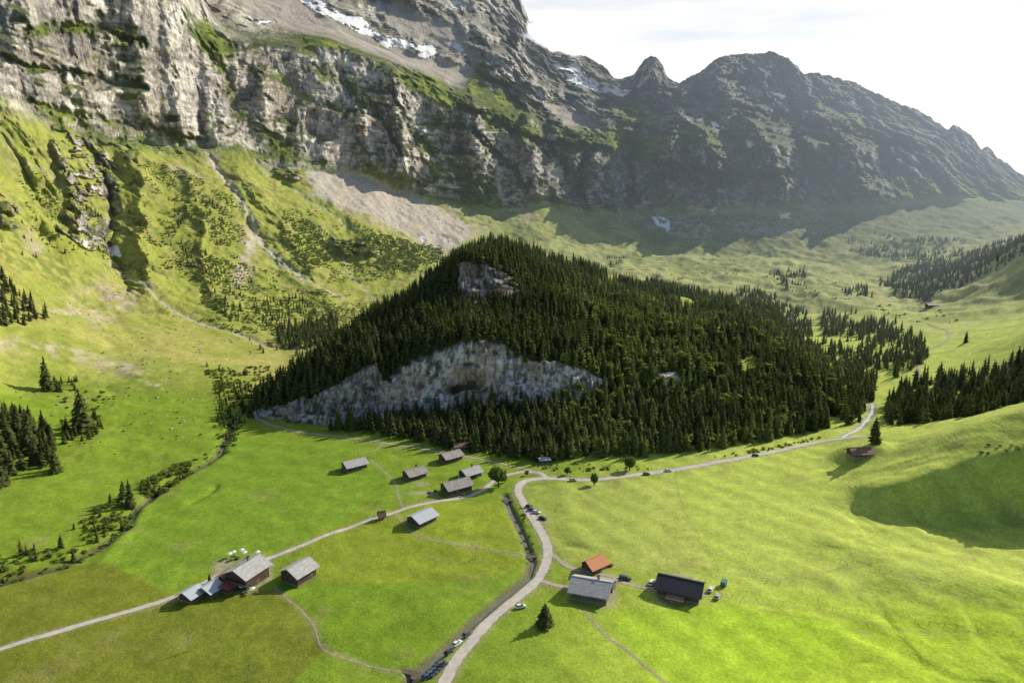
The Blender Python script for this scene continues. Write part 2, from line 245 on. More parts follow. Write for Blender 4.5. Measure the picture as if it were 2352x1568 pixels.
q=m_thin*sm(.45,.58,n2*.6+n1*.4)*.8; alb=alb*(1-q[...,None])+(sc*C(.95,.85,.72))*q[...,None]
for pts,wd,a in [([(480,345),(520,420),(570,500),(600,560),(650,610),(720,650),(780,685)],5.5,.85),([(600,380),(700,450),(760,490),(820,525)],3,.6),([(780,560),(810,640),(870,690)],3,.5),([(585,545),(560,600),(540,660)],5,.5),([(0,300),(60,390),(180,450),(240,520)],2,.4)]:
    d=pdist(X,Y,W(pts),60); g=np.exp(-(d/(wd*(.3+1.4*n2)))**2)*a*(.4+n2); g=np.clip(g,0,1)*(1-mt); alb=alb*(1-g[...,None])+sc*g[...,None]
alb=mixc(alb,sc*.9,np.exp(-(dg/(3*(.4+1.2*n2)))**2)*.85)
dirt=C(.17,.14,.09)
alb=mixc(alb,dirt,np.exp(-(d1/2.6)**4)*.85); alb=mixc(alb,dirt*.7,np.exp(-(d2/3)**4)*.7); alb=mixc(alb,C(.36,.34,.28),np.exp(-(dr/3.5)**4)*.7)
alb=mixc(alb,C(.92,.93,.95),np.clip(m_snow*1.3,0,1))
alb=np.clip(alb,.01,.94)
MAIN=[(1000,1610),(1020,1568),(1045,1520),(1085,1470),(1130,1420),(1190,1370),(1235,1330),(1255,1290),(1258,1260),(1245,1225),(1220,1185),(1200,1150),(1190,1127),(1200,1108),(1230,1100),(1280,1099),(1340,1102),(1400,1098),(1480,1088),(1560,1077),(1640,1062),(1720,1048),(1800,1032),(1880,1015),(1950,1005),(1990,1001)]
LANE=[(-120,1530),(0,1490),(100,1460),(200,1430),(300,1402),(400,1370),(450,1348),(500,1322),(560,1297),(620,1281),(680,1258),(760,1225),(840,1197),(880,1186),(940,1165),(1000,1152),(1060,1143),(1105,1128),(1130,1108),(1160,1092),(1200,1084),(1240,1086),(1255,1098)]
TRACK=[(585,930),(588,955),(620,975),(680,990),(760,1000),(850,1012),(950,1028),(1040,1042),(1120,1058),(1200,1075),(1235,1085)]
PATHS=[[(850,1055),(880,1080),(908,1110),(915,1140),(925,1163)],[(905,1180),(935,1212),(960,1232),(1050,1250),(1130,1262),(1210,1278)],[(630,1350),(690,1400),(722,1440),(735,1480),(760,1500),(850,1530),(940,1552)],[(1340,1400),(1400,1465),(1450,1500),(1530,1570)],[(830,1040),(860,1035),(880,1020)]]
TRODS=[[(1850,1075),(1950,1050),(2060,1040),(2150,1030),(2250,1000)],[(1900,1090),(2000,1070),(2100,1062),(2180,1040)],[(1560,1330),(1700,1380),(1900,1400),(2050,1440),(2250,1450)],[(1740,1400),(1900,1420),(2000,1450)],[(1650,1310),(1800,1330),(1960,1300)],[(2060,1330),(2200,1380),(2352,1400)],[(0,1130),(120,1080),(220,1010),(270,970)],[(2150,700),(2240,640),(2270,690)]]
FARM=[[(1256,1262),(1290,1290),(1325,1308),(1355,1315),(1400,1322),(1440,1340),(1500,1352),(1530,1365)],[(1238,1332),(1275,1343),(1320,1352)],[(600,1283),(610,1290),(625,1300)]]
FAR=[(2088,905),(2105,872),(2110,842),(2100,820),(2140,800),(2178,778),(2172,757),(2130,742)]
for pts,wd in [(MAIN,3.4),(LANE,2.4),(TRACK,2.2)]+[(p,1.6) for p in FARM]:
    d=pdist(X,Y,W(pts),20); alb=mixc(alb,C(.34,.29,.18),np.exp(-(d/wd)**4)*.7*(.4+n4))
for p in PATHS:
    d=pdist(X,Y,W(p),20); alb=mixc(alb,C(.33,.29,.17),np.exp(-(d/1.2)**2)*.8*(.3+n4*.8))
for p in TRODS:
    d=pdist(X+wc*.1,Y+wd_*.1,W(p),20); alb=mixc(alb,C(.36,.30,.14),np.exp(-(d/.9)**2)*.7*(.1+n4))
for poly in [[(1310,1300),(1400,1310),(1420,1330),(1410,1390),(1340,1395),(1300,1360)],[(1500,1320),(1560,1310),(1620,1335),(1640,1360),(1560,1395),(1500,1375)],[(490,1290),(600,1275),(625,1300),(615,1360),(520,1370),(480,1340)],[(940,1105),(1010,1110),(1000,1140),(940,1135)],[(1205,1150),(1245,1170),(1262,1200),(1230,1195)],[(1240,1085),(1275,1090),(1270,1100),(1235,1102)]]:
    m=g2(inpoly(PX+wa*.5,PY+wb*.3,poly).astype(float),2); alb=mixc(alb,C(.40,.34,.25),m*sm(.35,.6,n2)*.8)
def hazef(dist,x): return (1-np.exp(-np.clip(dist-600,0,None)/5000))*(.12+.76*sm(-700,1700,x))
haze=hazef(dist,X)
# ------------------------------------------------------------------ mesh helper
def mk(name,verts,faces,mats,attrs=None,smooth=False,mi=None,link=True,parent=None):
    verts=np.asarray(verts,np.float32).reshape(-1,3); me=bpy.data.meshes.new(name)
    if isinstance(faces,np.ndarray):
        k=faces.shape[1]; n=len(faces)
        me.vertices.add(len(verts)); me.vertices.foreach_set('co',verts.ravel())
        me.loops.add(n*k); me.loops.foreach_set('vertex_index',faces.ravel().astype(np.int32))
        me.polygons.add(n); me.polygons.foreach_set('loop_start',np.arange(0,n*k,k,dtype=np.int32))
        me.update(calc_edges=True)
    else:
        me.from_pydata([tuple(map(float,v)) for v in verts],[],faces)
    for m in (mats if isinstance(mats,(list,tuple)) else [mats]): me.materials.append(m)
    if mi is not None: me.polygons.foreach_set('material_index',np.asarray(mi,np.int32))
    me.polygons.foreach_set('use_smooth',np.full(len(me.polygons),smooth))
    for k2,a in (attrs or {}).items():
        a=np.asarray(a,np.float32)
        if a.ndim==1 or a.shape[-1]==1:
            t=me.attributes.new(k2,'FLOAT','POINT'); t.data.foreach_set('value',a.ravel())
        else:
            a=a.reshape(-1,3); t=me.attributes.new(k2,'FLOAT_COLOR','POINT'); t.data.foreach_set('color',np.concatenate([a,np.ones((len(a),1),np.float32)],1).ravel())
    me.update()
    ob=bpy.data.objects.new(name,me)
    if link: COL.objects.link(ob)
    if parent: ob.parent=parent
    return ob
def gridfaces(r,c):
    i=np.arange(r*c).reshape(r,c); return np.stack([i[:-1,:-1],i[:-1,1:],i[1:,1:],i[1:,:-1]],-1).reshape(-1,4)
# ------------------------------------------------------------------ materials
def nm(name):
    m=bpy.data.materials.new(name); m.use_nodes=True; nt=m.node_tree; nt.nodes.clear(); return m,nt
def nd(nt,t,**kw):
    n=nt.nodes.new(t)
    for a,b in kw.items():
        if a.startswith('i_'): n.inputs[int(a[2:])].default_value=b
        else: setattr(n,a,b)
    return n
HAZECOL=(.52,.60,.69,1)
def hazed(nt,shader,fac):  # aerial haze painted in: surfaces glow by world position, no real scattering
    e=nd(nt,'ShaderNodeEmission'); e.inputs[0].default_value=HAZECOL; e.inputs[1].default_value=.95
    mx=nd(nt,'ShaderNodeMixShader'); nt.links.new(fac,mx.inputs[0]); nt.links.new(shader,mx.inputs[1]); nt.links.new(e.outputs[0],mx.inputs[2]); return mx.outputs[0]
def terrain_mat(name,rs=1.0):
    m,nt=nm(name); L=nt.links.new
    a=nd(nt,'ShaderNodeAttribute',attribute_name='landcover'); rk=nd(nt,'ShaderNodeAttribute',attribute_name='rock'); hz=nd(nt,'ShaderNodeAttribute',attribute_name='haze')
    g=nd(nt,'ShaderNodeNewGeometry')
    def noise(sc,det,vec=None,rough=.6):
        n=nd(nt,'ShaderNodeTexNoise'); n.inputs['Scale'].default_value=sc; n.inputs['Detail'].default_value=det; n.inputs['Roughness'].default_value=rough
        L(vec or g.outputs['Position'],n.inputs['Vector']); return n.outputs['Fac']
    def mr(f,a0,a1,b0,b1):
        r=nd(nt,'ShaderNodeMapRange'); r.inputs[1].default_value=a0;r.inputs[2].default_value=a1;r.inputs[3].default_value=b0;r.inputs[4].default_value=b1; L(f,r.inputs[0]); return r.outputs[0]
    def mop(op,x,y):
        r=nd(nt,'ShaderNodeMath',operation=op)
        for i,q in enumerate((x,y)):
            if isinstance(q,(int,float)): r.inputs[i].default_value=q
            else: L(q,r.inputs[i])
        return r.outputs[0]
    mul=lambda x,y:mop('MULTIPLY',x,y)
    def mapv(s):
        mp=nd(nt,'ShaderNodeMapping'); mp.inputs['Scale'].default_value=s; L(g.outputs['Position'],mp.inputs[0]); return mp.outputs[0]
    f1=mr(noise(.9,6),.3,.7,.76,1.24); f2=mr(noise(.13,5),.3,.7,.86,1.14)
    f=mul(f1,f2)
    s1n=noise(1,6,mapv((.03*rs,.03*rs,.22*rs))); s2n=noise(1,7,mapv((.20*rs,.20*rs,.04*rs)),.7)
    s1=mr(s1n,.35,.65,.78,1.2); s2=mr(s2n,.3,.7,.52,1.42)
    s=mul(s1,s2)
    mx=nd(nt,'ShaderNodeMix',data_type='FLOAT'); L(rk.outputs['Fac'],mx.inputs[0]); L(f,mx.inputs[2]); L(mul(s,f2),mx.inputs[3])
    sca=nd(nt,'ShaderNodeVectorMath',operation='SCALE'); L(a.outputs['Color'],sca.inputs[0]); L(mx.outputs[0],sca.inputs['Scale'])
    b=nd(nt,'ShaderNodeBsdfPrincipled'); b.inputs['Roughness'].default_value=.95; b.inputs['Specular IOR Level'].default_value=.1
    L(sca.outputs[0],b.inputs['Base Color'])
    gh=mop('ADD',mul(noise(1.3,4),.24),mul(noise(1,3,mapv((.12,.12,1.4))),.40))
    rh=mop('ADD',mul(noise(.10*rs,10,None,.66),9./rs),mul(s2n,5./rs))
    h=nd(nt,'ShaderNodeMix',data_type='FLOAT'); L(rk.outputs['Fac'],h.inputs[0]); L(gh,h.inputs[2]); L(rh,h.inputs[3])
    bp=nd(nt,'ShaderNodeBump'); bp.inputs['Strength'].default_value=1; bp.inputs['Distance'].default_value=1.0; L(h.outputs[0],bp.inputs['Height']); L(bp.outputs[0],b.inputs['Normal'])
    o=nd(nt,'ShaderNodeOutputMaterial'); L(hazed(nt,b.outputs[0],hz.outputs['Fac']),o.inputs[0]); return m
M_T=terrain_mat('terrain_cover'); M_K=terrain_mat('hill_cover',3.0)
def simple(name,col,rough=.8,var=.25,sc=1.5,metal=0,bump=0,stretch=(1,1,1),spec=.3,hz=0):
    m,nt=nm(name);L=nt.links.new
    tc=nd(nt,'ShaderNodeTexCoord'); mp=nd(nt,'ShaderNodeMapping'); mp.inputs['Scale'].default_value=stretch; L(tc.outputs['Object'],mp.inputs[0])
    n=nd(nt,'ShaderNodeTexNoise'); n.inputs['Scale'].default_value=sc; n.inputs['Detail'].default_value=6; L(mp.outputs[0],n.inputs['Vector'])
    r=nd(nt,'ShaderNodeMapRange'); r.inputs[1].default_value=.3;r.inputs[2].default_value=.7;r.inputs[3].default_value=1-var;r.inputs[4].default_value=1+var; L(n.outputs['Fac'],r.inputs[0])
    s=nd(nt,'ShaderNodeVectorMath',operation='SCALE'); s.inputs[0].default_value=col; L(r.outputs[0],s.inputs['Scale'])
    b=nd(nt,'ShaderNodeBsdfPrincipled'); b.inputs['Roughness'].default_value=rough; b.inputs['Metallic'].default_value=metal; b.inputs['Specular IOR Level'].default_value=spec
    L(s.outputs[0],b.inputs['Base Color'])
    if bump:
        bp=nd(nt,'ShaderNodeBump'); bp.inputs['Strength'].default_value=bump; L(n.outputs['Fac'],bp.inputs['Height']); L(bp.outputs[0],b.inputs['Normal'])
    o=nd(nt,'ShaderNodeOutputMaterial'); L(b.outputs[0],o.inputs[0]); return m
def leafmat(name,dark,light,trans=.3):
    m,nt=nm(name);L=nt.links.new
    a=nd(nt,'ShaderNodeAttribute',attribute_name='tone'); hz=nd(nt,'ShaderNodeAttribute',attribute_name='haze'); oi=nd(nt,'ShaderNodeObjectInfo')
    ad=nd(nt,'ShaderNodeMath',operation='MULTIPLY_ADD'); L(oi.outputs['Random'],ad.inputs[0]); ad.inputs[1].default_value=.2; L(a.outputs['Fac'],ad.inputs[2])
    mx=nd(nt,'ShaderNodeMix',data_type='RGBA'); L(ad.outputs[0],mx.inputs[0]); mx.inputs[6].default_value=(*dark,1); mx.inputs[7].default_value=(*light,1)
    d=nd(nt,'ShaderNodeBsdfDiffuse'); t=nd(nt,'ShaderNodeBsdfTranslucent'); L(mx.outputs[2],d.inputs[0]); L(mx.outputs[2],t.inputs[0])
    ms=nd(nt,'ShaderNodeMixShader'); ms.inputs[0].default_value=trans; L(d.outputs[0],ms.inputs[1]); L(t.outputs[0],ms.inputs[2])
    o=nd(nt,'ShaderNodeOutputMaterial'); L(hazed(nt,ms.outputs[0],hz.outputs['Fac']),o.inputs[0]); return m
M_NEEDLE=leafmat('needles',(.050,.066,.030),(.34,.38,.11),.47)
M_LEAF=leafmat('leaves',(.11,.15,.04),(.30,.35,.08),.42)
M_BARK=simple('bark',(.09,.065,.045),.9,.3,8)
M_ROAD=simple('pale_gravel_asphalt',(.52,.48,.42),.9,.14,.4)
M_TRACK=simple('gravel_track',(.40,.35,.27),.95,.25,.6)
M_PATH=simple('trodden_earth',(.38,.33,.20),.95,.3,.6)
M_WATER=simple('stream_water',(.10,.11,.10),.15,.3,.5,spec=.6)
M_WHITEW=simple('foaming_water',(.6,.62,.62),.3,.3,.5)
M_TIMBER=simple('weathered_timber',(.10,.065,.042),.85,.35,3,stretch=(.3,.3,5),bump=.3)
M_TIMBER2=simple('grey_timber',(.15,.115,.09),.85,.35,3,stretch=(.3,.3,5),bump=.3)
M_STONE=simple('whitewashed_stone',(.26,.23,.19),.9,.3,2)
M_FRAME=simple('window_frame',(.38,.35,.31),.7,.1,2)
M_ROOFG=simple('grey_shingle_roof',(.42,.41,.40),.8,.4,1.0,stretch=(.5,4,4),bump=.3)
M_ROOFW=simple('weathered_shingle_roof',(.33,.30,.275),.85,.45,.9,stretch=(.6,3,3),bump=.4)
M_ROOFM=simple('blue_grey_metal_roof',(.44,.48,.52),.45,.15,2,stretch=(6,.5,.5))
M_ROOFD=simple('dark_roof',(.035,.037,.045),.55,.3,2,stretch=(6,.5,.5))
M_ROOFO=simple('orange_tile_roof',(.62,.27,.13),.8,.25,3,stretch=(1,5,5))
M_ROOFB=simple('brown_tile_roof',(.25,.16,.11),.8,.25,3,stretch=(1,5,5))
M_GLASS=simple('dark_glass',(.02,.025,.03),.1,.1,1,spec=.8)
M_WHITE=simple('white_paint',(.75,.75,.72),.6,.06,2)
M_TYRE=simple('tyre_rubber',(.02,.02,.02),.8,.1,2)
M_WIRE=simple('grey_wood_post',(.30,.26,.20),.9,.2,4)
M_RED=simple('red_canvas',(.35,.09,.06),.8,.2,3)
M_LAMP=simple('lamp_glass',(.7,.7,.65),.2,.05,3)
M_SOIL=simple('boulder_rock',(.42,.39,.34),.95,.3,1.2)
# ------------------------------------------------------------------ terrain object
r_,c_=PY.shape
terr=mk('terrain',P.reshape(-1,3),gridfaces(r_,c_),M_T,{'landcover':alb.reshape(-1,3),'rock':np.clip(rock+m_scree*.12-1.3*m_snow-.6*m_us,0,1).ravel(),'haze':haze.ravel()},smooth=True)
terr['kind']='structure'; terr['label']='alpine valley meadows rising to limestone cliffs and peaks'
# ------------------------------------------------------------------ wooded knoll
KL=[
('z',[(560,968,-3),(600,966,-3),(700,990,-3),(850,1005,-3),(1000,1035,-3),(1100,1058,-3),(1240,1078,-3),(1400,1074,-3),(1500,1068,-3),(1650,1050,-3),(1800,1022,-3),(1900,998,-3),(1960,972,-3),(2000,950,-3)]),
('y',[(560,962,478),(600,957,480),(660,974,468),(730,982,461),(850,975,468),(1000,960,474),(1100,942,474),(1250,930,472),(1400,922,474),(1560,915,484),(1700,905,497),(1850,910,510),(1930,920,520),(2000,940,530)],6),
('y',[(560,958,486),(600,930,492),(660,925,488),(730,898,484),(800,868,489),(862,834,494),(885,866,497),(950,820,501),(1000,800,502),(1080,785,499),(1160,788,499),(1200,820,493),(1330,832,491),(1380,864,493),(1450,854,499),(1560,850,505),(1700,860,520),(1850,880,530),(1930,905,535),(2000,935,540)],5),
('y',[(560,954,490),(600,912,500),(700,850,512),(800,790,535),(900,750,565),(1000,710,590),(1060,690,600),(1200,690,605),(1300,700,600),(1400,740,580),(1550,760,590),(1700,770,600),(1850,830,590),(1930,880,570),(2000,928,560)]),
('y',[(560,953,495),(600,908,508),(700,846,530),(800,775,565),(900,712,600),(1000,655,620),(1045,606,616),(1100,592,622),(1160,610,628),(1215,640,640),(1300,640,690),(1400,685,700),(1550,710,720),(1700,725,730),(1850,815,650),(1930,872,600),(2000,924,570)],6),
('y',[(560,952,500),(600,904,520),(700,842,550),(800,770,600),(900,706,650),(1000,646,690),(1040,596,700),(1130,566,720),(1260,586,760),(1330,616,820),(1450,648,900),(1550,665,950),(1680,690,950),(1770,716,900),(1850,804,720),(1930,868,640),(2000,920,590)]),
]
kc=np.arange(560,2001,2.4).astype(float)
KP,KPY,KV=loft(KL,kc,2.2,(0,170,-150))
KPX=np.broadcast_to(kc,KPY.shape).copy()
x,y,z=KP[...,0],KP[...,1],KP[...,2]
ka=(fbm(x/15,y/15,z/15,203,4)-.5)*40; kb=(fbm(x/15,y/15,z/15,209,4)-.5)*40
KR=[[(595,940),(660,928),(730,902),(800,872),(862,836),(885,876),(885,975),(800,980),(730,990),(640,978),(595,964)],
 [(868,975),(882,884),(950,830),(1000,812),(1080,788),(1160,792),(1205,826),(1330,840),(1385,870),(1378,912),(1250,928),(1100,940),(1000,960)],
 [(1500,900),(1510,862),(1560,856),(1566,900)],[(1048,604),(1100,600),(1150,620),(1210,682),(1170,694),(1100,694),(1052,690)]]
kr=np.zeros(KPX.shape)
for p in KR: kr=np.maximum(kr,inpoly(KPX+ka*.9,KPY+kb*.9,p))
krs=g2(kr,.8)
rdk=KP-cam; rdk/=np.linalg.norm(rdk,axis=-1,keepdims=True)
a=(ridged(x/30,y/30,z/44,220,4,.55)-.6)*-12+(vn((x+ka*.3)/8,(y+kb*.3)/8,(z+ka*.2)/12,230,3)-.5)*4+(vn((x+kb*.2)/3,(y+ka*.1)/3,z/4.5,235,2)-.5)*2
q=(z+.06*x+3*fbm(x/20,y/20,z/20,238,2))/9; fr=q-np.floor(q); a+=(sm(.7,1,fr)-fr)*2.2
for (hx,hy,rx,ry,am) in [(1085,885,34,16,14),(1040,898,26,12,9),(1170,865,40,25,6),(960,885,30,30,6),(1230,865,30,24,5)]: a+=am*np.exp(-((KPX-hx)/rx)**2-((KPY-hy)/ry)**2)
KP=KP+rdk*(a*np.clip(krs,0,1)*sm(0,.3,KV))[...,None]
edge=np.minimum(sm(560,640,KPX),1-sm(1930,2000,KPX))
KP[...,2]+=((fbm(x/40,y/40,0*x,240,4)-.5)*18+(fbm(x/14,y/14,0*x,245,3)-.5)*5)*(1-krs)*sm(.9,1.4,KV)*edge
x,y,z=KP[...,0],KP[...,1],KP[...,2]
kn=fbm(x/6,y/6,z/6,250,4); kn2=fbm(x/2,y/2,z/3,252,3)
kal=np.zeros(KP.shape)+C(.05,.066,.02); kal=mixc(kal,C(.13,.15,.03),sm(.55,.7,fbm(x/25,y/25,z/25,255,3)))
streak=fbm(x/1.8,y/1.8,z/30,260,4); kb2=fbm(x/40,y/40,z/5,265,4); kcr=ridged(x/6,y/6,z/24,267,4,.6)
rr=np.zeros(KP.shape)+C(.82,.73,.62); rr*=(.46+.82*sm(.36,.62,streak))[...,None]*(.75+.4*kb2)[...,None]*(.8+.4*kn2)[...,None]*(1-.5*sm(.74,.92,kcr))[...,None]
rr=mixc(rr,C(.62,.44,.26),sm(.48,.64,fbm(x/18,y/18,z/18,270,4))*.5)
rr=mixc(rr,C(.08,.09,.05),sm(.57,.67,kn)*.75)
rr*=(1-.65*sm(.5,3,a-g2(a,5)))[...,None]  # shade of the cliff recesses painted into the colour
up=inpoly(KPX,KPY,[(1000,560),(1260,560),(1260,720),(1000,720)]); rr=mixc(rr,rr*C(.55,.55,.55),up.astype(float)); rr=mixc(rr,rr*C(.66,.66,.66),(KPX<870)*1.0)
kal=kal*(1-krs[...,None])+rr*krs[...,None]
clear=np.zeros(KPX.shape)
for p in [[(1385,605),(1470,618),(1480,660),(1395,655)],[(1680,682),(1770,686),(1810,716),(1690,712)],[(1555,690),(1605,695),(1615,720),(1565,716)],[(1690,815),(1735,810),(1745,850),(1700,855)],[(1640,740),(1680,740),(1690,765),(1650,768)],[(1480,770),(1515,765),(1525,790),(1490,795)]]: clear=np.maximum(clear,inpoly(KPX+ka*.3,KPY+kb*.2,p))
kal=mixc(kal,C(.36,.39,.07),clear)
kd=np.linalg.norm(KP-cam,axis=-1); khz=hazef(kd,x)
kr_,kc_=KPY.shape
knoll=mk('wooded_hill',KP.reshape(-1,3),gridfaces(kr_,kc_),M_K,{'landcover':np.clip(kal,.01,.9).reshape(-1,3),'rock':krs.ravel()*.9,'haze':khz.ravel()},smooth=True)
knoll['kind']='structure'; knoll['label']='steep wooded hill with pale limestone cliff band'
dg_=bpy.context.evaluated_depsgraph_get()
BT=BVHTree.FromObject(terr,dg_); BK=BVHTree.FromObject(knoll,dg_)
def drop(x,y,z0=2500):
    o=Vector((x,y,z0)); d=Vector((0,0,-1)); b=None
    for t in (BT,BK):
        h=t.ray_cast(o,d)
        if h[0] is not None and (b is None or h[0].z>b): b=h[0].z
    return b if b is not None else 0.
def S(px,py):
    xx=(px-1176)/F; v=(784-py)/F; d=Vector((xx,cp+v*sp,-sp+v*cp)).normalized(); o=Vector((0,0,H)); best=None
    for t in (BT,BK):
        h=t.ray_cast(o,d)
        if h[0] is not None and (best is None or h[3]<best[1]): best=(h[0],h[3])
    return best[0] if best else Vector((0,300,0))
def tag(ob,label,cat,group=None):
    ob['label']=label; ob['category']=cat
    if group: ob['group']=group
# ------------------------------------------------------------------ ribbons
def catmull(p,step):
    p=[np.array(q[:2],float) for q in p]; out=[]
    for i in range(len(p)-1):
        a=p[max(i-1,0)];b=p[i];c=p[i+1];d=p[min(i+2,len(p)-1)]
        n=max(2,int(np.linalg.norm(c-b)/step))
        for k in range(n):
            t=k/n; out.append(.5*((2*b)+(c-a)*t+(2*a-5*b+4*c-d)*t*t+(-a+3*b-3*c+d)*t**3))
    out.append(p[-1]); return np.array(out)
def ribbon(name,pts,width,mat,lift,label,nl=7,step=1.2,jit=.12,zoff=None):
    c=catmull([S(*p) if len(p)==2 else p for p in pts],step)
    t=np.gradient(c,axis=0); t/=np.linalg.norm(t,axis=1,keepdims=True)+1e-9; n=np.stack([-t[:,1],t[:,0]],1)
    vs=[]
    for i in range(len(c)):
        wl=width*(1+jit*(random.random()-.5)*2); wr=width*(1+jit*(random.random()-.5)*2)
        for k in range(nl):
            s=k/(nl-1)*2-1; q=c[i]+n[i]*s*(wl if s<0 else wr)/2
            vs.append((q[0],q[1],drop(q[0],q[1])+lift))
        if zoff is not None:
            zz=min(v[2] for v in vs[-nl:])+zoff
            for k in range(nl): vs[-nl+k]=(vs[-nl+k][0],vs[-nl+k][1],zz)
    o=mk(name,vs,gridfaces(len(c),nl),mat,smooth=True); o['kind']='structure'; o['label']=label; return o
ribbon('road',MAIN,4.1,M_ROAD,.10,'pale narrow valley road winding through meadows')
ribbon('road',LANE,2.6,M_ROAD,.085,'narrow pale farm lane crossing the meadow')
ribbon('track',TRACK,1.9,M_TRACK,.09,'gravel track along the foot of the wooded hill')
for p in FARM: ribbon('farm_track',p,2.4,M_TRACK,.07,'gravel farm access track',jit=.25)
for p in PATHS: ribbon('path',p,.55,M_PATH,.05,'worn footpath through grass',nl=4,jit=.6)
ribbon('road',FAR,3,M_TRACK,.3,'pale road winding up the valley',step=4)
ribbon('water',[(p[0],p[1],0) for p in ST1],1.5,M_WATER,0,'small stream in a cut channel',nl=3,zoff=.25)
ribbon('water',[(p[0],p[1],0) for p in ST2],1.6,M_WATER,0,'brook lined by bushes',nl=3,zoff=.3)
ribbon('water',[(p[0],p[1],0) for p in RIV],2.4,M_WHITEW,0,'bright mountain stream over gravel',nl=3,zoff=.4)
# ------------------------------------------------------------------ trees
def conifer(levels,per,seed,Rr=.2,detail=1):
    r=random.Random(seed); v=[];f=[];tone=[]
    def add(pts,fc,tn):
        b=len(v); v.extend(pts); f.extend([tuple(b+i for i in q) for q in fc]); tone.extend(tn)
    n=6
    pts=[(math.cos(i*2*math.pi/n)*Rr*.42,math.sin(i*2*math.pi/n)*Rr*.42,.10) for i in range(n)]+[(0,0,.96)]
    add(pts,[(i,(i+1)%n,n) for i in range(n)],[0]*n+[.1])
    for i in range(levels):
        s=i/(levels-1); z=.07+.90*s**.95; rad=Rr*((1-s)**.72)*(1-.25*max(0,.12-s)/.12)+.012
        for k in range(per if s<.8 else max(3,per//2)):
            a=r.random()*6.283; q=rad*r.uniform(.6,1.25); zz=z+r.uniform(-.02,.02); ca,sa=math.cos(a),math.sin(a)
            wd=q*r.uniform(.30,.48)+.008; dr=q*r.uniform(.2,.55)
            tip=(ca*q,sa*q,zz-dr); m=.55*q
            p=[(0,0,zz+.03),(ca*m-sa*wd,sa*m+ca*wd,zz-dr*.45-.012),tip,(ca*m+sa*wd,sa*m-ca*wd,zz-dr*.45-.012)]
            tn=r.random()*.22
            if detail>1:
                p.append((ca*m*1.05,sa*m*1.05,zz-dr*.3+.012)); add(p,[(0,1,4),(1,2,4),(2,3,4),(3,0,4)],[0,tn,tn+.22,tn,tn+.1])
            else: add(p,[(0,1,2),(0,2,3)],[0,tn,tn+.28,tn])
    return np.array(v),np.array(f),np.array(tone)
LOW=[conifer(9,6,s,.19+.035*(s%3)) for s in range(6)]
HIGH=[conifer(20,9,10+s,.19+.03*(s%3),2) for s in range(4)]
def tile(protos,pos,hs,tones,hz,wscale=None):
    Vs=[];Fs=[];T=[];Hz=[];b=0; pos=np.asarray(pos);hs=np.asarray(hs);tones=np.asarray(tones);hz=np.asarray(hz)
    idx=rng.integers(0,len(protos),len(pos)) if wscale is None else wscale; rot=rng.random(len(pos))*6.283; ws=rng.uniform(.8,1.35,len(pos))
    for k,(v,f,t) in enumerate(protos):
        s=np.where(idx==k)[0]
        if len(s)==0: continue
        c,sn=np.cos(rot[s])[:,None],np.sin(rot[s])[:,None]
        xx=(v[:,0]*c-v[:,1]*sn)*(hs[s]*ws[s])[:,None]; yy=(v[:,0]*sn+v[:,1]*c)*(hs[s]*ws[s])[:,None]; zz=v[:,2][None]*hs[s][:,None]
        q=np.stack([xx,yy,zz],-1)+pos[s][:,None,:]
        Vs.append(q.reshape(-1,3)); Fs.append((f[None]+(b+np.arange(len(s))*len(v))[:,None,None]).reshape(-1,f.shape[1])); b+=len(s)*len(v)
        T.append((t[None]+tones[s][:,None]).ravel()); Hz.append(np.repeat(hz[s],len(v)))
    return np.concatenate(Vs),np.concatenate(Fs),np.concatenate(T),np.concatenate(Hz)
EX=PX+wa*1.0+wc*.8; EY=PY+wb*.7+wd_*.5
def scatter(PP,px,py,polys,sp_,prob=1,m=None,warp=True,clump=None,extra=None):
    if m is None:
        m=np.zeros(px.shape,bool)
        for p in polys: m|=inpoly(EX if warp else px,EY if warp else py,p)
    if clump is not None: m=m&(clump[0]>clump[1])
    if extra is not None: m=m&extra
    q=PP[m]
    if len(q)==0: return []
    q=q[rng.permutation(len(q))]
    cid=np.floor(q[:,0]/sp_).astype(np.int64)*100003+np.floor(q[:,1]/sp_).astype(np.int64)
    _,i=np.unique(cid,return_index=True); q=q[i]
    q=q[rng.random(len(q))<prob]; out=[]
    for p in q:
        xx=p[0]+(random.random()-.5)*sp_*.6; yy=p[1]+(random.random()-.5)*sp_*.6
        out.append((xx,yy,drop(xx,yy)))
    return out
cl=fbm(X/28,Y/28,Z/60,700,3); cl2=fbm(X/14,Y/14,Z/30,710,3)
trees=[]
def rh(h0,h1):
    r=random.random(); return random.uniform(h0,h1)*(1 if r>.35 else (.5 if r<.12 else .75))
def addt(pts,h0,h1,tone=0,tv=.14):
    for p in pts: trees.append((*p,rh(h0,h1),tone+random.random()*tv))
gap=fbm(x/22,y/22,z/40,725,3)
km=(kr<.5)&(KV>.10)&(clear<.5)&(KPX>585)&(KPX<1975)&~((KPX+ka>1900)&(fbm(x/20,y/20,0*x,720,2)>.6))&~((KPX<760)&(KV<1.6))&~((gap>.68)&(KPX>1300)&(KV>1.5))
kp=scatter(KP,KPX,KPY,None,5.0,m=km)
kq=np.array(kp); kt=fbm(kq[:,0]/35,kq[:,1]/35,kq[:,2]/35,730,3)
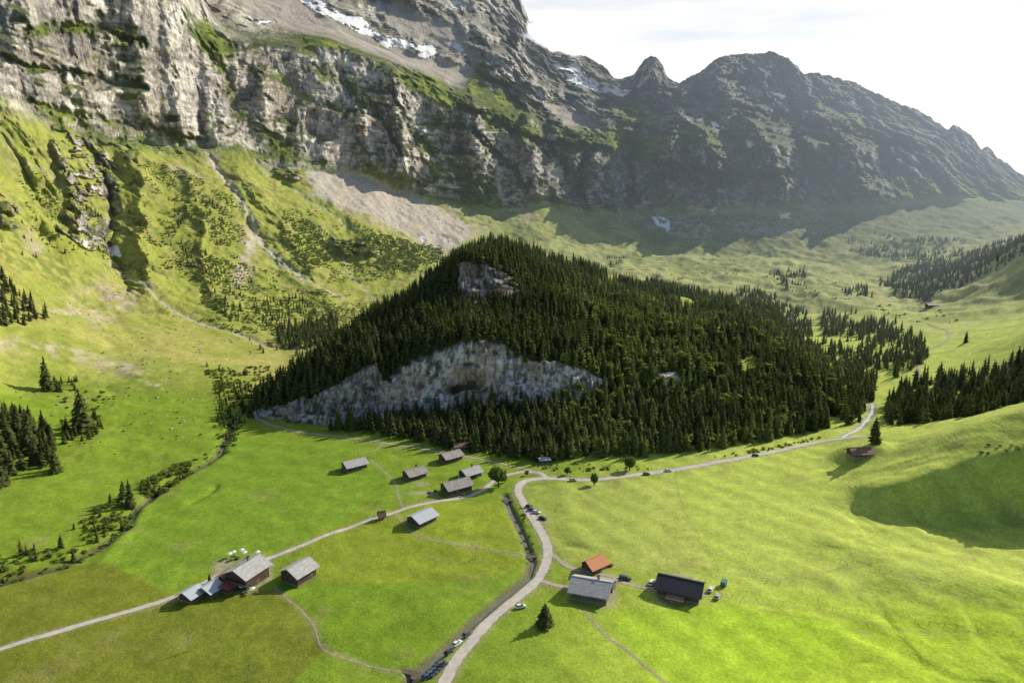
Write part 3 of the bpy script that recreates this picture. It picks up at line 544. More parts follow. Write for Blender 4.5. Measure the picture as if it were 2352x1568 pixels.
for i,p in enumerate(kp):
    px=1176+F*p[0]/(p[1]*cp-(p[2]-H)*sp); tone=random.random()*.16+.20*float(sm(.45,.65,kt[i]))*(.4 if px<1250 else 1)+.12*float(sm(1200,1450,px))  # rightward tone ramp paints the sunlit side of the wood brighter
    if 1280<px<1950 and random.random()<.12+.42*float(sm(.46,.60,kt[i])): tone+=.28
    hh=rh(12,17)
    if p[1]<474 and 760<px<1420: hh*=.95
    trees.append((*p,hh,tone))
behind=V>4.55
addt(scatter(P,PX,PY,[[(2035,1008),(2040,925),(2090,890),(2150,862),(2250,850),(2352,835),(2600,800),(2600,930),(2352,932),(2200,984),(2100,1012)]],6,.92,extra=behind),12,18,.05,.25)
addt(scatter(P,PX,PY,[[(1880,800),(1890,730),(1960,725),(2040,750),(2120,780),(2120,820),(2060,870),(1990,865),(1930,830)]],6.5,.9,clump=(cl,.45)),9,16,.10,.25)
addt(scatter(P,PX,PY,[[(1690,680),(1760,680),(1850,715),(1860,775),(1780,760),(1720,715)],[(1870,860),(1960,890),(1990,930),(1960,970),(1900,930)],[(1960,850),(2010,870),(2000,930),(1970,900)]],6.5,.85,clump=(cl,.41)),9,16,.10,.25)
addt(scatter(P,PX,PY,[[(2010,650),(2100,620),(2200,600),(2352,548),(2500,500),(2500,550),(2352,590),(2250,640),(2130,685),(2050,675)]],8,.95,clump=(cl,.42)),10,16)
addt(scatter(P,PX,PY,[[(1940,550),(2100,570),(2140,605),(2010,600)],[(1770,635),(1850,630),(1850,665),(1790,660)],[(1940,670),(1990,670),(1985,695)],[(1990,540),(2100,550),(2250,560),(2100,580)],[(1380,590),(1430,600),(1400,615)],[(2080,590),(2200,580),(2250,600),(2120,620)]],9,.8,clump=(cl,.48)),9,15)
addt(scatter(P,PX,PY,[[(-60,620),(0,640),(60,690),(115,735),(60,748),(-60,750)],[(-50,935),(20,950),(50,960),(110,1010),(125,1085),(60,1060),(0,1125),(-50,1130)],[(640,755),(770,730),(780,768),(700,800),(640,795)]],6,.9,warp=False),11,16)
addt(scatter(P,PX,PY,[[(140,960),(215,950),(235,985),(210,1010),(150,1025)],[(120,870),(180,870),(170,895),(130,895)]],5,.85,warp=False),6,10)
addt(scatter(P,PX,PY,[[(400,470),(500,465),(530,520),(480,600),(420,620),(390,560)],[(560,700),(700,680),(720,720),(600,745)],[(480,620),(540,640),(560,740),(490,720)]],8,.8,clump=(cl,.50)),6,12,.12)
addt(scatter(P,PX,PY,[[(495,900),(600,890),(615,935),(560,965),(525,1010),(500,970)]],6,.6,warp=False),5,10)
addt(scatter(P,PX,PY,[[(560,780),(700,790),(720,830),(600,820)],[(0,560),(230,470),(240,590),(60,600)],[(470,840),(600,850),(590,890),(480,890)]],9,.5,clump=(cl2,.5)),5,9,.1)
addt(scatter(P,PX,PY,[[(200,1190),(300,1130),(420,1075),(440,1090),(330,1150),(290,1220),(220,1250)],[(0,1290),(100,1260),(180,1260),(60,1320)]],6,.3,warp=False),5,9,.05)
SINGLE=[(108,897,28,0),(190,990,30,0),(128,1085,15,0),(20,1040,26,0),(70,1040,28,0),(45,1010,24,0),(300,1165,16,.1),(285,1150,12,.1),(141,1258,7,0),(80,1268,5,0),(170,1290,7,0),(482,1338,5,0),(1252,1436,9.5,.05,1.75),(2008,1017,17,0),(2218,787,13,0),(2055,865,14,0),(1880,870,15,0),(1985,915,13,0),(5,1060,20,0),(170,1215,4,0),(100,1000,18,0),(2290,600,12,0)]
singles=[]
for s in SINGLE:
    p=S(s[0],s[1]); singles.append((p.x,p.y,p.z,s[2],s[3],s[4] if len(s)>4 else None))
allt=np.array(trees)
d=allt[:,:3]-cam; dep=d[:,1]*cp-d[:,2]*sp; px=1176+F*d[:,0]/dep; pyy=784-F*(d[:,1]*sp+d[:,2]*cp)/dep
size=allt[:,3]/dep
vis=(px>5)&(px<2347)&(pyy<1568)
order=np.argsort(-size*vis); ind=[]
for i in order:
    if len(ind)>=275: break
    if not vis[i]: break
    top=Vector((allt[i,0],allt[i,1],allt[i,2]+allt[i,3]*.8)); o=Vector((0,0,H)); dd=(top-o); L_=dd.length; dd.normalize(); ok=True
    for t in (BT,BK):
        if t.ray_cast(o,dd,L_-1)[0] is not None: ok=False;break
    if ok: ind.append(i)
print('TREES',len(allt),'individuals',len(ind))
def clump_tree(seed,nleaf,rad=(.5,.5,.42),cz=.58,ls=.09,nl=7):
    r=np.random.default_rng(seed); cs=r.normal(size=(nl,3)); cs/=np.linalg.norm(cs,axis=1,keepdims=True); cs*=r.uniform(.25,.75,(nl,1)); 
    cid=r.integers(0,nl,nleaf); d=r.normal(size=(nleaf,3)); d/=np.linalg.norm(d,axis=1,keepdims=True)
    c=(cs[cid]*.62+d*(r.uniform(.28,.48,(nleaf,1))))*np.array(rad)+np.array([0,0,cz])
    u=r.normal(size=(nleaf,3)); u/=np.linalg.norm(u,axis=1,keepdims=True); w=np.cross(u,r.normal(size=(nleaf,3))); w/=np.linalg.norm(w,axis=1,keepdims=True)
    s=ls*r.uniform(.6,1.3,(nleaf,1))
    V=np.stack([c-u*s,c+w*s*.7,c+u*s,c-w*s*.7],1).reshape(-1,3); Fc=np.arange(nleaf*4).reshape(-1,4)
    tn=np.repeat(r.random(nleaf)*.25+.35*(cid%3)/3+.25*(c[:,2]-cz),4); return V,Fc,tn
rest=np.ones(len(allt),bool); rest[ind]=False; A_=allt[rest]
isb=(A_[:,4]>.45)&(rng.random(len(A_))<.5)
B0=A_[isb]; A_=A_[~isb]
dd_=np.linalg.norm(A_[:,:3]-cam,axis=1); hz=hazef(dd_,A_[:,0])
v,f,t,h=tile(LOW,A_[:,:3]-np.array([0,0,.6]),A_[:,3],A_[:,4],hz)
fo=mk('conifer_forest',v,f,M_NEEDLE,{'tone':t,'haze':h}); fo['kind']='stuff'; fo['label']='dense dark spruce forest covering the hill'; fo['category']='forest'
if len(B0):
    BR=[clump_tree(900+s,90,(.36,.36,.5),.5,.13,6) for s in range(3)]
    v,f,t,h=tile(BR,B0[:,:3],B0[:,3]*.75,B0[:,4]*0+.05,hazef(np.linalg.norm(B0[:,:3]-cam,axis=1),B0[:,0]))
    fo=mk('broadleaf_wood',v,f,M_LEAF,{'tone':t,'haze':h}); fo['kind']='stuff'; fo['label']='light green broadleaf trees mixed into the spruce wood'; fo['category']='forest'
def trunkmesh(h,r,n=7):
    v=[];f=[]
    for k,(z,rr) in enumerate([(-.04,1.25),(.1,1),(.5,.6),(.97,.1)]):
        for i in range(n): v.append((math.cos(i*6.283/n)*r*rr,math.sin(i*6.283/n)*r*rr,z*h))
    for k in range(3):
        for i in range(n): f.append((k*n+i,k*n+(i+1)%n,(k+1)*n+(i+1)%n,(k+1)*n+i))
    return v,f
CR=[];TR=[]
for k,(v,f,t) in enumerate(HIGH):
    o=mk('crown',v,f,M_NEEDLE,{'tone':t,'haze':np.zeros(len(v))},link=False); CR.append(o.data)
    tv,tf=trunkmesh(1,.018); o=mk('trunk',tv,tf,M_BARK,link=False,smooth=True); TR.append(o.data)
HB=[m.copy() for m in CR]
for m in HB:
    a=m.attributes['tone']; n=len(a.data); arr=np.zeros(n,np.float32); a.data.foreach_get('value',arr); a.data.foreach_set('value',arr+.3)
def empty(name,loc,rz=0,sc=1):
    o=bpy.data.objects.new(name,None); o.location=loc; o.rotation_euler=(0,0,rz); o.scale=(sc,sc,sc) if not isinstance(sc,tuple) else sc; o.empty_display_size=.5; COL.objects.link(o); return o
def child(name,me,par,loc=(0,0,0),rot=(0,0,0)):
    o=bpy.data.objects.new(name,me); o.parent=par; o.location=loc; o.rotation_euler=rot; COL.objects.link(o); return o
def put_tree(p,label,group):
    k=random.randrange(4); w=random.uniform(.85,1.25)*p[3]
    if len(p)>5 and p[5]: w=p[5]*p[3]
    e=empty('conifer_tree',(p[0],p[1],p[2]-.3),random.random()*6.28,(w,w,p[3]))
    child('trunk',TR[k],e); child('crown',(HB if p[4]>.34 else CR)[k],e)
    tag(e,label,'tree',group)
for i in ind: put_tree(allt[i],'dark green spruce tree on the wooded slope' if allt[i][4]<.34 else 'lighter yellow-green conifer on the wooded slope','spruce trees of the valley woods')
for s in singles: put_tree(s,'spruce tree standing on open grassy ground',None)
SH=[clump_tree(s,70,(.75,.75,.42),.26,.17,5) for s in range(4)]
shr=[]
def adds(polys,s_,prob,h0,h1,tone=0,clump=None,warp=True):
    for p in scatter(P,PX,PY,polys,s_,prob,clump=clump,warp=warp): shr.append((*p,random.uniform(h0,h1)*random.uniform(.5,1),tone+random.random()*.35))
mixn=cl2*.4+cl*.6
adds([[(780,548),(900,540),(1000,565),(1025,600),(900,625),(790,605)],[(640,490),(720,515),(765,600),(700,625),(650,570)]],3.6,.98,3,6.5,.03,(cl2,.36))
adds([[(290,390),(400,370),(560,480),(570,610),(450,660),(330,650),(300,520)]],3.4,.95,2,4.5,.15,(mixn,.51))
adds([[(30,380),(230,450),(245,610),(100,580)],[(640,470),(820,510),(1000,620),(800,660),(640,600)]],3.8,.95,2,4.2,.17,(mixn,.53))
adds([[(460,590),(700,640),(860,700),(760,790),(620,800),(470,730)]],3.6,.95,1.8,4,.14,(mixn,.50))
adds([[(470,850),(620,840),(610,900),(560,965),(530,1040),(490,1000),(510,930)]],4,.75,1.8,4.5,.02,(cl2,.42),False)
adds([[(330,1100),(430,1062),(445,1085),(380,1128),(325,1135)]],3.2,.85,2,4.8,0,None,False)
adds([[(200,1180),(290,1140),(305,1200),(245,1248),(190,1240)]],3.4,.75,2,4.8,.25,None,False)
adds([[(-60,1285),(60,1272),(200,1250),(215,1275),(120,1312),(0,1335),(-60,1345)]],3.6,.7,1.8,4.3,.1,None,False)
adds([[(1180,1170),(1200,1165),(1235,1280),(1215,1290)],[(440,1060),(540,1000),(550,1020),(460,1075)]],3,.6,.8,2.4,.1,None,False)
adds([[(300,620),(600,780),(560,900),(250,840),(100,740)],[(0,880),(500,900),(480,1000),(200,1060),(0,1050)]],9,.5,.8,2,.1,(cl2,.54))
adds([[(120,880),(250,900),(240,960),(150,1000)]],6,.6,1.5,4,0)
adds([[(1380,585),(1700,600),(1900,640),(2050,720),(1900,690),(1500,640)],[(2000,690),(2150,700),(2200,740),(2080,760)]],6,.8,2,4,0,(mixn,.60))
adds([[(1240,1078),(1320,1085),(1500,1078),(1480,1070),(1260,1068)],[(1640,1052),(1760,1035),(1900,1002),(1800,1020)]],3.5,.7,1.2,3,.2,None,False)
adds([[(2240,1020),(2400,1010),(2400,1030),(2260,1038)]],3,.7,1.5,3,0,None,False)
B_=np.array(shr); dd_=np.linalg.norm(B_[:,:3]-cam,axis=1); hz=hazef(dd_,B_[:,0])
v,f,t,h=tile(SH,B_[:,:3],B_[:,3],B_[:,4],hz)
fo=mk('shrubs',v,f,M_LEAF,{'tone':t,'haze':h}); fo['kind']='stuff'; fo['label']='green bushes and scrub on slopes and along brooks'; fo['category']='shrubs'
print('SHRUBS',len(B_))
def rockproto(s):
    r=np.random.default_rng(s)
    t=(1+5**.5)/2; v=np.array([(-1,t,0),(1,t,0),(-1,-t,0),(1,-t,0),(0,-1,t),(0,1,t),(0,-1,-t),(0,1,-t),(t,0,-1),(t,0,1),(-t,0,-1),(-t,0,1)])/1.9
    f=np.array([(0,11,5),(0,5,1),(0,1,7),(0,7,10),(0,10,11),(1,5,9),(5,11,4),(11,10,2),(10,7,6),(7,1,8),(3,9,4),(3,4,2),(3,2,6),(3,6,8),(3,8,9),(4,9,5),(2,4,11),(6,2,10),(8,6,7),(9,8,1)])
    return v*r.uniform(.6,1.2,(12,1))*np.array([.6,.5,.4]),f,np.zeros(12)
rp=scatter(P,PX,PY,[[(60,640),(240,600),(600,780),(560,900),(420,880),(150,790)],[(470,620),(700,640),(860,700),(700,760)],[(0,900),(300,900),(480,930),(420,1000),(0,1000)]],11,.4)+scatter(P,PX,PY,[[(720,420),(860,420),(1090,535),(1040,590),(860,500)]],9,.35)+scatter(P,PX,PY,[[(1900,1100),(2352,1100),(2352,1300),(1950,1300)]],20,.15)
v,f,t,h=tile([rockproto(s) for s in range(4)],rp,rng.uniform(.7,2.2,len(rp))*np.where(rng.random(len(rp))<.1,2,1),np.zeros(len(rp)),np.zeros(len(rp)))
bo=mk('boulders',v,f,M_SOIL); bo['kind']='stuff'; bo['label']='scattered pale boulders on the grassy slopes'; bo['category']='rocks'
def limbs(seed):
    r=random.Random(seed); v,f=trunkmesh(.75,.035,6)
    for k in range(6):
        a=k*1.05+r.random(); z=.25+.06*k; b=len(v); q=.3
        for (s,rr) in [(0,.014),(1,.004)]:
            for i in range(4):
                v.append((math.cos(a)*q*s+rr*math.cos(i*1.57),math.sin(a)*q*s+rr*math.sin(i*1.57),z+.22*s))
        for i in range(4): f.append((b+i,b+(i+1)%4,b+4+(i+1)%4,b+4+i))
    return v,f
for (a,b,h,lab,ls) in [(1145,1118,13,'round full broadleaf tree beside the lane',.05),(1365,1114,7,'small broadleaf tree beside the road',.06),(1446,1080,9.5,'broadleaf tree at the edge of the spruce wood',.06),(1303,1090,5,'low leafy bush by the roadside',.07),(1160,1108,4,'low leafy bush by the lane',.07),(1210,1092,3.5,'low leafy bush by the lane',.07)]:
    p=S(a,b); e=empty('broadleaf_tree',p,random.random()*6,(h*.95,h*.95,h)); tv,tf=limbs(a)
    o=mk('trunk',tv,tf,M_BARK,link=True,parent=e); V_,F_,T_=clump_tree(a,1500,(.52,.5,.5),.55,ls,10)
    o=mk('crown',V_,F_,M_LEAF,{'tone':T_*.8,'haze':np.zeros(len(V_))},parent=e); tag(e,lab,'tree')
# ------------------------------------------------------------------ buildings
def box(x0,x1,y0,y1,z0,z1):
    return [(x0,y0,z0),(x1,y0,z0),(x1,y1,z0),(x0,y1,z0),(x0,y0,z1),(x1,y0,z1),(x1,y1,z1),(x0,y1,z1)],[(0,3,2,1),(4,5,6,7),(0,1,5,4),(1,2,6,5),(2,3,7,6),(3,0,4,7)]
def boxes(bs,mats,name,par=None,mi=None,loc=(0,0,0)):
    v=[];f=[];m=[]
    for k,b in enumerate(bs):
        a,c=box(*b); n=len(v); v+=a; f+=[tuple(n+i for i in q) for q in c]; m+=[mi[k] if mi else 0]*6
    o=mk(name,v,f,mats,mi=m,parent=par); o.location=loc; return o
WINM=boxes([(-.5,.5,-.03,.05,-.5,.5),(-.44,-.03,-.06,-.02,-.44,.44),(.03,.44,-.06,-.02,-.44,.44)],[M_FRAME,M_GLASS],'window',mi=[0,1,1]); WD=WINM.data; bpy.data.objects.remove(WINM)
DM=boxes([(-.65,.65,-.03,.05,0,2.1),(-.52,.52,-.06,-.02,.05,2.0)],[M_FRAME,M_TIMBER2],'door',mi=[0,1]); DD=DM.data; bpy.data.objects.remove(DM)
def chalet(px,py,L,Wd,h,pitch,yaw,roofm,label,name='chalet',wallm=None,chim=True,win=True,balc=False,cat='house'):
    wallm=wallm or M_TIMBER
    p=S(px,py); yw=R(yaw); zs=[drop(p.x+math.cos(yw)*sx*L/2-math.sin(yw)*sy*Wd/2,p.y+math.sin(yw)*sx*L/2+math.cos(yw)*sy*Wd/2) for sx in(-1,1) for sy in(-1,1)]
    z0=sum(zs)/4; e=empty(name,(p.x,p.y,z0),yw)
    rise=Wd/2*math.tan(R(pitch))
    boxes([(-L/2-.06,L/2+.06,-Wd/2-.06,Wd/2+.06,-2.5,.6)],[M_STONE],'foundation',e)
    v=[];f=[]
    for sx in(-1,1): v+=[(sx*L/2,-Wd/2,.6),(sx*L/2,Wd/2,.6),(sx*L/2,Wd/2,h),(sx*L/2,0,h+rise),(sx*L/2,-Wd/2,h)]
    f=[(0,4,3,2,1),(5,6,7,8,9),(0,5,9,4),(1,2,7,6),(2,3,8,7),(3,4,9,8),(0,1,6,5)]
    mk('wall',v,f,wallm,parent=e)
    ov=1.2;t=.22; ang=math.tan(R(pitch)); v=[];f=[]
    for s in(-1,1):
        b=len(v); ye=s*(Wd/2+ov); zr=h+rise+.05; ze=zr-ang*(Wd/2+ov)
        for xx in(-L/2-ov,L/2+ov): v+=[(xx,s*.0,zr),(xx,ye,ze),(xx,ye,ze+t),(xx,s*.0,zr+t)]
        q=[(0,1,2,3),(4,7,6,5),(0,4,5,1),(2,6,7,3),(1,5,6,2)]; f+=[tuple(b+i for i in a) for a in q]
    ro=mk('roof',v,f,roofm,parent=e)
    boxes([(-L/2-ov,L/2+ov,-.18,.18,h+rise+.16,h+rise+.36)],[roofm],'ridge_cap',ro)
    if chim:
        boxes([(-.45,.45,-.45,.45,-.8,1.5),(-.55,.55,-.55,.55,1.5,1.65)],[M_STONE,M_ROOFD],'chimney',ro,mi=[0,1],loc=(L*.18,Wd*.12,h+rise-.2))
    if win:
        n=max(2,int(Wd/3)); zw=min(2.1,h-.9)
        for sx in(-1,1):
            for i in range(n): child('window',WD,e,(sx*(L/2+.03),-Wd/2+(i+.75)*Wd/(n+.5),zw),(0,0,R(90*sx)))
            if h>3.6:
                for i in (-1,1): child('window',WD,e,(sx*(L/2+.03),i*Wd*.14,h+.2),(0,0,R(90*sx)))
        n=max(2,int(L/3.5))
        for i in range(n):
            xx=-L/2+(i+.6)*L/(n+.2)
            if i==1: child('door',DD,e,(xx,-Wd/2-.03,.2))
            else: child('window',WD,e,(xx,-Wd/2-.03,zw))
            if i%2==0: child('window',WD,e,(xx,Wd/2+.03,zw),(0,0,R(180)))
    if balc: boxes([(-L/2-1.2,-L/2-.02,-Wd/2,Wd/2,2.9,3.05),(-L/2-1.2,-L/2-1.1,-Wd/2,Wd/2,3.05,3.95)],[M_TIMBER2],'balcony',e)
    tag(e,label,cat); return e
chalet(570,1335,12.5,11,6.0,24,66,M_ROOFG,'large dark timber farmhouse with grey roof beside lane','farmhouse',balc=True)
chalet(440,1374,5.5,6.5,2.8,24,66,M_ROOFM,'low timber outbuilding with blue-grey metal roof','outbuilding',chim=False,cat='shed')
chalet(484,1362,5.5,6.5,2.8,24,66,M_ROOFM,'low timber annex with metal roof beside farmhouse','outbuilding',chim=False,cat='shed')
chalet(527,1354,5.5,4.5,2.8,14,66,M_RED,'small inn terrace building with reddish roof','terrace_building',chim=False,cat='shed')
chalet(521,1335,4.5,4,3.2,22,66,M_ROOFB,'small brown-roofed shed between farm buildings','shed',chim=False,cat='shed')
chalet(687,1328,10,9.5,4.6,26,60,M_ROOFG,'dark timber chalet with grey gabled roof on meadow',chim=False)
chalet(969,1197,11,9,3.2,24,50,M_ROOFM,'timber barn with pale grey roof below the lane',chim=False,cat='barn',name='barn')
chalet(1048,1127,14,9.5,3.8,26,34,M_ROOFW,'long timber farmhouse with weathered grey roof',name='farmhouse')
chalet(952,1095,10.5,8.5,3.2,26,40,M_ROOFW,'timber chalet with grey shingle roof in hamlet')
chalet(1080,1093,10,8,3.2,26,40,M_ROOFG,'small timber chalet with grey roof in hamlet')
chalet(814,1074,12,8.5,3.2,26,38,M_ROOFG,'isolated timber barn with grey roof in meadow',chim=False,name='barn',cat='barn')
chalet(1035,1056,11.5,8.5,3.2,26,40,M_ROOFW,'timber chalet with grey roof near the woods')
chalet(1060,1030,8,6,2.6,22,10,M_ROOFB,'small dark shed under the trees',chim=False,name='shed',cat='shed')
chalet(1364,1305,8,6.5,2.8,34,38,M_ROOFO,'small house with bright orange tiled roof',chim=False)
chalet(1358,1364,14,12,3.6,24,-18,M_ROOFG,'large alpine barn with wide grey roof','barn',wallm=M_TIMBER2,cat='barn')
chalet(1395,1350,5,5,2.6,20,-18,M_ROOFW,'small lean-to shed beside the big barn','shed',wallm=M_TIMBER2,cat='shed',chim=False)
chalet(1562,1360,16,11,3.4,26,-24,M_ROOFD,'long dark barn with black metal roof','barn',chim=False,cat='barn')
chalet(1552,1378,4.5,4,2.0,20,-24,M_ROOFB,'low brown porch shed beside the dark barn','shed',chim=False,cat='shed')
chalet(1977,1042,12.5,8,2.6,28,4,M_ROOFB,'timber alpine hut with brown roof on slope','alpine_hut',chim=False)
chalet(2145,705,20,9,3,22,0,M_ROOFG,'distant grey alpine farm building','alpine_hut',chim=False)
chalet(1250,1062,5,3.5,2.4,15,10,M_ROOFM,'small roadside kiosk with blue-grey roof',chim=False,name='kiosk',cat='shed')
chalet(877,1192,1.8,1.8,3.0,52,20,M_ROOFB,'tiny wayside chapel beside the lane',chim=False,win=False,name='chapel',cat='chapel')
# ------------------------------------------------------------------ cars
def ringloft(rings,name,mats,par=None,mi=None):
    v=[];f=[];n=len(rings[0])
    for r in rings: v+=r
    for k in range(len(rings)-1):
        for i in range(n): f.append((k*n+i,k*n+(i+1)%n,(k+1)*n+(i+1)%n,(k+1)*n+i))
    f.append(tuple(range(n))[::-1]); f.append(tuple((len(rings)-1)*n+i for i in range(n)))
    return mk(name,v,f,mats,parent=par,smooth=False,link=False)
def sec(x,zb,zt,w,c=.14): return [(x,-w,zb+c),(x,-w+c*.6,zb),(x,w-c*.6,zb),(x,w,zb+c),(x,w,zt-c),(x,w-c,zt),(x,-w+c,zt),(x,-w,zt-c)]
def colmat(nm_,c): return simple(nm_,c,.3,.03,1,spec=.6)
CARC={'white':colmat('white_car_paint',(.75,.75,.75)),'silver':colmat('silver_car_paint',(.45,.46,.48)),'black':colmat('black_car_paint',(.02,.02,.025)),'blue':colmat('blue_car_paint',(.03,.06,.14)),'red':colmat('red_car_paint',(.35,.03,.03)),'grey':colmat('dark_grey_car_paint',(.09,.095,.10))}
body=ringloft([sec(-2.15,.4,.85,.74),sec(-2.05,.28,.96,.84),(sec(-1.2,.24,1.0,.88)),sec(.6,.24,.98,.88),sec(1.6,.26,.86,.86),sec(2.05,.32,.72,.78),sec(2.15,.4,.62,.7)],'body',CARC['white']).data
glass=ringloft([sec(-1.9,.9,1.0,.76,.04),sec(-1.45,.9,1.36,.70,.05),sec(.1,.9,1.40,.70,.05),sec(.95,.9,.98,.74,.04)],'window',M_GLASS).data
roofp=ringloft([sec(-1.5,1.34,1.42,.62,.03),sec(-.6,1.38,1.47,.64,.03),sec(.1,1.36,1.44,.62,.03)],'roof',CARC['white']).data
def wheelm():
    v=[];f=[];n=14
    for (yy,r) in [(-.1,.2),(-.11,.32),(.11,.32),(.1,.2)]:
        for i in range(n): v.append((math.cos(i*6.283/n)*r,yy,math.sin(i*6.283/n)*r))
    for k in range(3):
        for i in range(n): f.append((k*n+i,k*n+(i+1)%n,(k+1)*n+(i+1)%n,(k+1)*n+i))
    f.append(tuple(range(n))[::-1]); f.append(tuple(3*n+i for i in range(n)))
    return mk('wheel',v,f,[M_TYRE,M_LAMP],link=False,mi=[0]*(3*n)+[1,1]).data
WM=wheelm(); HLm,hf=box(-.04,.04,-.16,.16,-.07,.07); HL=mk('headlight',HLm,hf,M_LAMP,link=False).data
def car(px,py,yaw,colr,label,group,sc=1.0):
    p=S(px,py); e=empty('parked_car',(p.x,p.y,drop(p.x,p.y)+.1),R(yaw),sc)
    for nme,me in(('body',body),('roof',roofp)):
        o=child(nme,me,e); o.material_slots[0].link='OBJECT'; o.material_slots[0].material=CARC[colr]
    child('window',glass,e)
    for sx in(-1.3,1.35):
        for sy in(-.8,.8): child('wheel',WM,e,(sx,sy,.32))
    for sy in(-.55,.55): child('headlight',HL,e,(2.14,sy,.6))
    tag(e,label,'car',group)
g1='cars parked along the road'
for a in [(983,1556,30,'blue'),(992,1549,30,'grey'),(1000,1542,30,'blue'),(1007,1534,30,'black'),(1016,1527,30,'grey'),(1032,1499,52,'black'),(1050,1480,50,'white'),(1074,1458,48,'grey')]:
    car(*a,f'{a[3]} car parked on the road verge',g1)
car(1196,1395,20,'white','white car on the grass beside the road',g1)
for a in [(1216,1165,-25,'black'),(1222,1172,-20,'grey'),(1232,1178,-15,'white'),(1247,1192,-25,'black')]: car(*a,f'{a[3]} car parked in a gravel bay by the road',g1)
for a in [(1316,1104,5,'silver'),(1485,1090,8,'grey'),(1535,1082,8,'white'),(1735,1047,14,'black')]: car(*a,f'{a[3]} car driving on the valley road',None)
for a in [(1436,1330,-8,'grey',1.25),(1497,1340,60,'white',1.1),(1632,1356,60,'white',1),(1648,1372,60,'silver',1),(1398,1300,20,'red',1)]: car(a[0],a[1],a[2],a[3],f'{a[3]} car parked at the farmyard','cars parked at the farm',a[4])
# ------------------------------------------------------------------ small things
def cone_mesh(r,h,n=8,z=0):
    v=[(math.cos(i*6.283/n)*r,math.sin(i*6.283/n)*r,z) for i in range(n)]+[(0,0,z+h)]; return v,[(i,(i+1)%n,n) for i in range(n)]+[tuple(range(n))[::-1]]
cv,cf=cone_mesh(1.3,.5,8,2.2); PAR=mk('canopy',cv,cf,M_WHITE,link=False).data
tv,tf=trunkmesh(2.6,.05,6); POL=mk('pole',tv,tf,M_WIRE,link=False).data
for a in [(528,1281),(537,1277),(556,1272),(562,1278),(592,1277),(543,1352),(556,1357),(580,1362)]:
    p=S(*a); e=empty('parasol',p); child('pole',POL,e); child('canopy',PAR,e); tag(e,'open white parasol on the inn lawn','parasol','parasols outside the inn')
TBo=boxes([(-.9,.9,-.35,.35,.7,.76),(-.9,.9,-.8,-.5,.42,.47),(-.9,.9,.5,.8,.42,.47),(-.7,-.6,-.7,.7,0,.7),(.6,.7,-.7,.7,0,.7)],[M_TIMBER2],'t'); TBm=TBo.data; bpy.data.objects.remove(TBo)
for a in [(528,1288),(545,1283),(568,1284),(548,1356),(562,1362),(1000,1128),(985,1132),(590,1362)]:
    p=S(*a); o=bpy.data.objects.new('picnic_table',TBm); o.location=p; o.rotation_euler=(0,0,random.random()*3); COL.objects.link(o); tag(o,'wooden picnic table with benches on grass','table','picnic tables outside the inn')
def beam(a,b,r,n=6):
    a=Vector(a);b=Vector(b);q=(b-a).to_track_quat('Z','Y'); v=[]
    for p in(a,b):
        for i in range(n): v.append(tuple(p+q@Vector((math.cos(i*6.283/n)*r,math.sin(i*6.283/n)*r,0))))
    return v,[(i,(i+1)%n,n+(i+1)%n,n+i) for i in range(n)]+[tuple(range(n))[::-1],tuple(range(n,2*n))]
for a,hh in [((437,1493),7.5),((1095,1282),5.5),((575,1560),6)]:
    p=S(*a); e=empty('utility_pole',p,.4)
    for q in [((-.9,0,-.3),(0,0,hh)),((.9,0,-.3),(0,0,hh)),((-.7,0,hh-.5),(.7,0,hh-.5))]:
        v,f=beam(*q,.09); mk('pole' if q[0][2]<0 else 'crossbar',v,f,M_FRAME if hh>7 else M_WIRE,parent=e)
    tag(e,'slender A-frame wooden utility pole in the meadow','pole')
PO=mk('post',*beam((0,0,-.2),(0,0,1.15),.07,5),M_WIRE,link=False).data
def fence(pts,sp_,label):
    c=catmull([S(*q) for q in pts],sp_); o0=Vector((c[0][0],c[0][1],drop(*c[0]))); e=empty('fence',o0); v=[];f=[]
    prev=None
    for q in c[:95]:
        pt=Vector((q[0],q[1],drop(*q)))-o0; child('post',PO,e,pt)
        if prev is not None:
            for zz in(.6,1.0):
                a,b=beam(prev+Vector((0,0,zz)),pt+Vector((0,0,zz)),.015,3); n=len(v); v+=a; f+=[tuple(n+i for i in k) for k in b]
        prev=pt
    mk('wire',v,f,M_WIRE,parent=e); tag(e,label,'fence')
fence([(1552,1085),(1556,1120),(1570,1170),(1595,1215),(1630,1270),(1650,1308)],2.5,'thin wooden post and wire pasture fence')
fence([(1180,1120),(1200,1170),(1222,1215),(1240,1260)],3,'post and wire fence beside the stream')
fence([(1560,1330),(1700,1335),(1850,1330),(1960,1290)],5,'wire pasture fence beyond the barn')
fence([(1640,1365),(1800,1385),(2000,1410),(2200,1440),(2352,1455)],4,'long pasture fence across the bright meadow')
fence([(1290,1097),(1400,1105),(1540,1092),(1700,1062)],6,'roadside post and wire fence')
for a,yw,l in [((1166,1155),0,6),((1222,1284),10,5),((945,1550),-20,6)]:
    p=S(*a); z=max(drop(p.x+3,p.y),drop(p.x-3,p.y)); e=empty('footbridge',(p.x,p.y,z),R(yw))
    boxes([(-l/2,l/2,-1.2,1.2,-.1,.08)],[M_TIMBER2],'deck',e); boxes([(-l/2,l/2,-1.2,-1.12,.85,.95),(-l/2,-l/2+.1,-1.2,-1.1,.08,.85),(l/2-.1,l/2,-1.2,-1.1,.08,.85)],[M_WIRE],'railing',e); boxes([(-l/2,l/2,1.12,1.2,.85,.95),(-l/2,-l/2+.1,1.1,1.2,.08,.85),(l/2-.1,l/2,1.1,1.2,.08,.85)],[M_WIRE],'railing',e)
    tag(e,'small timber footbridge over the stream','bridge')
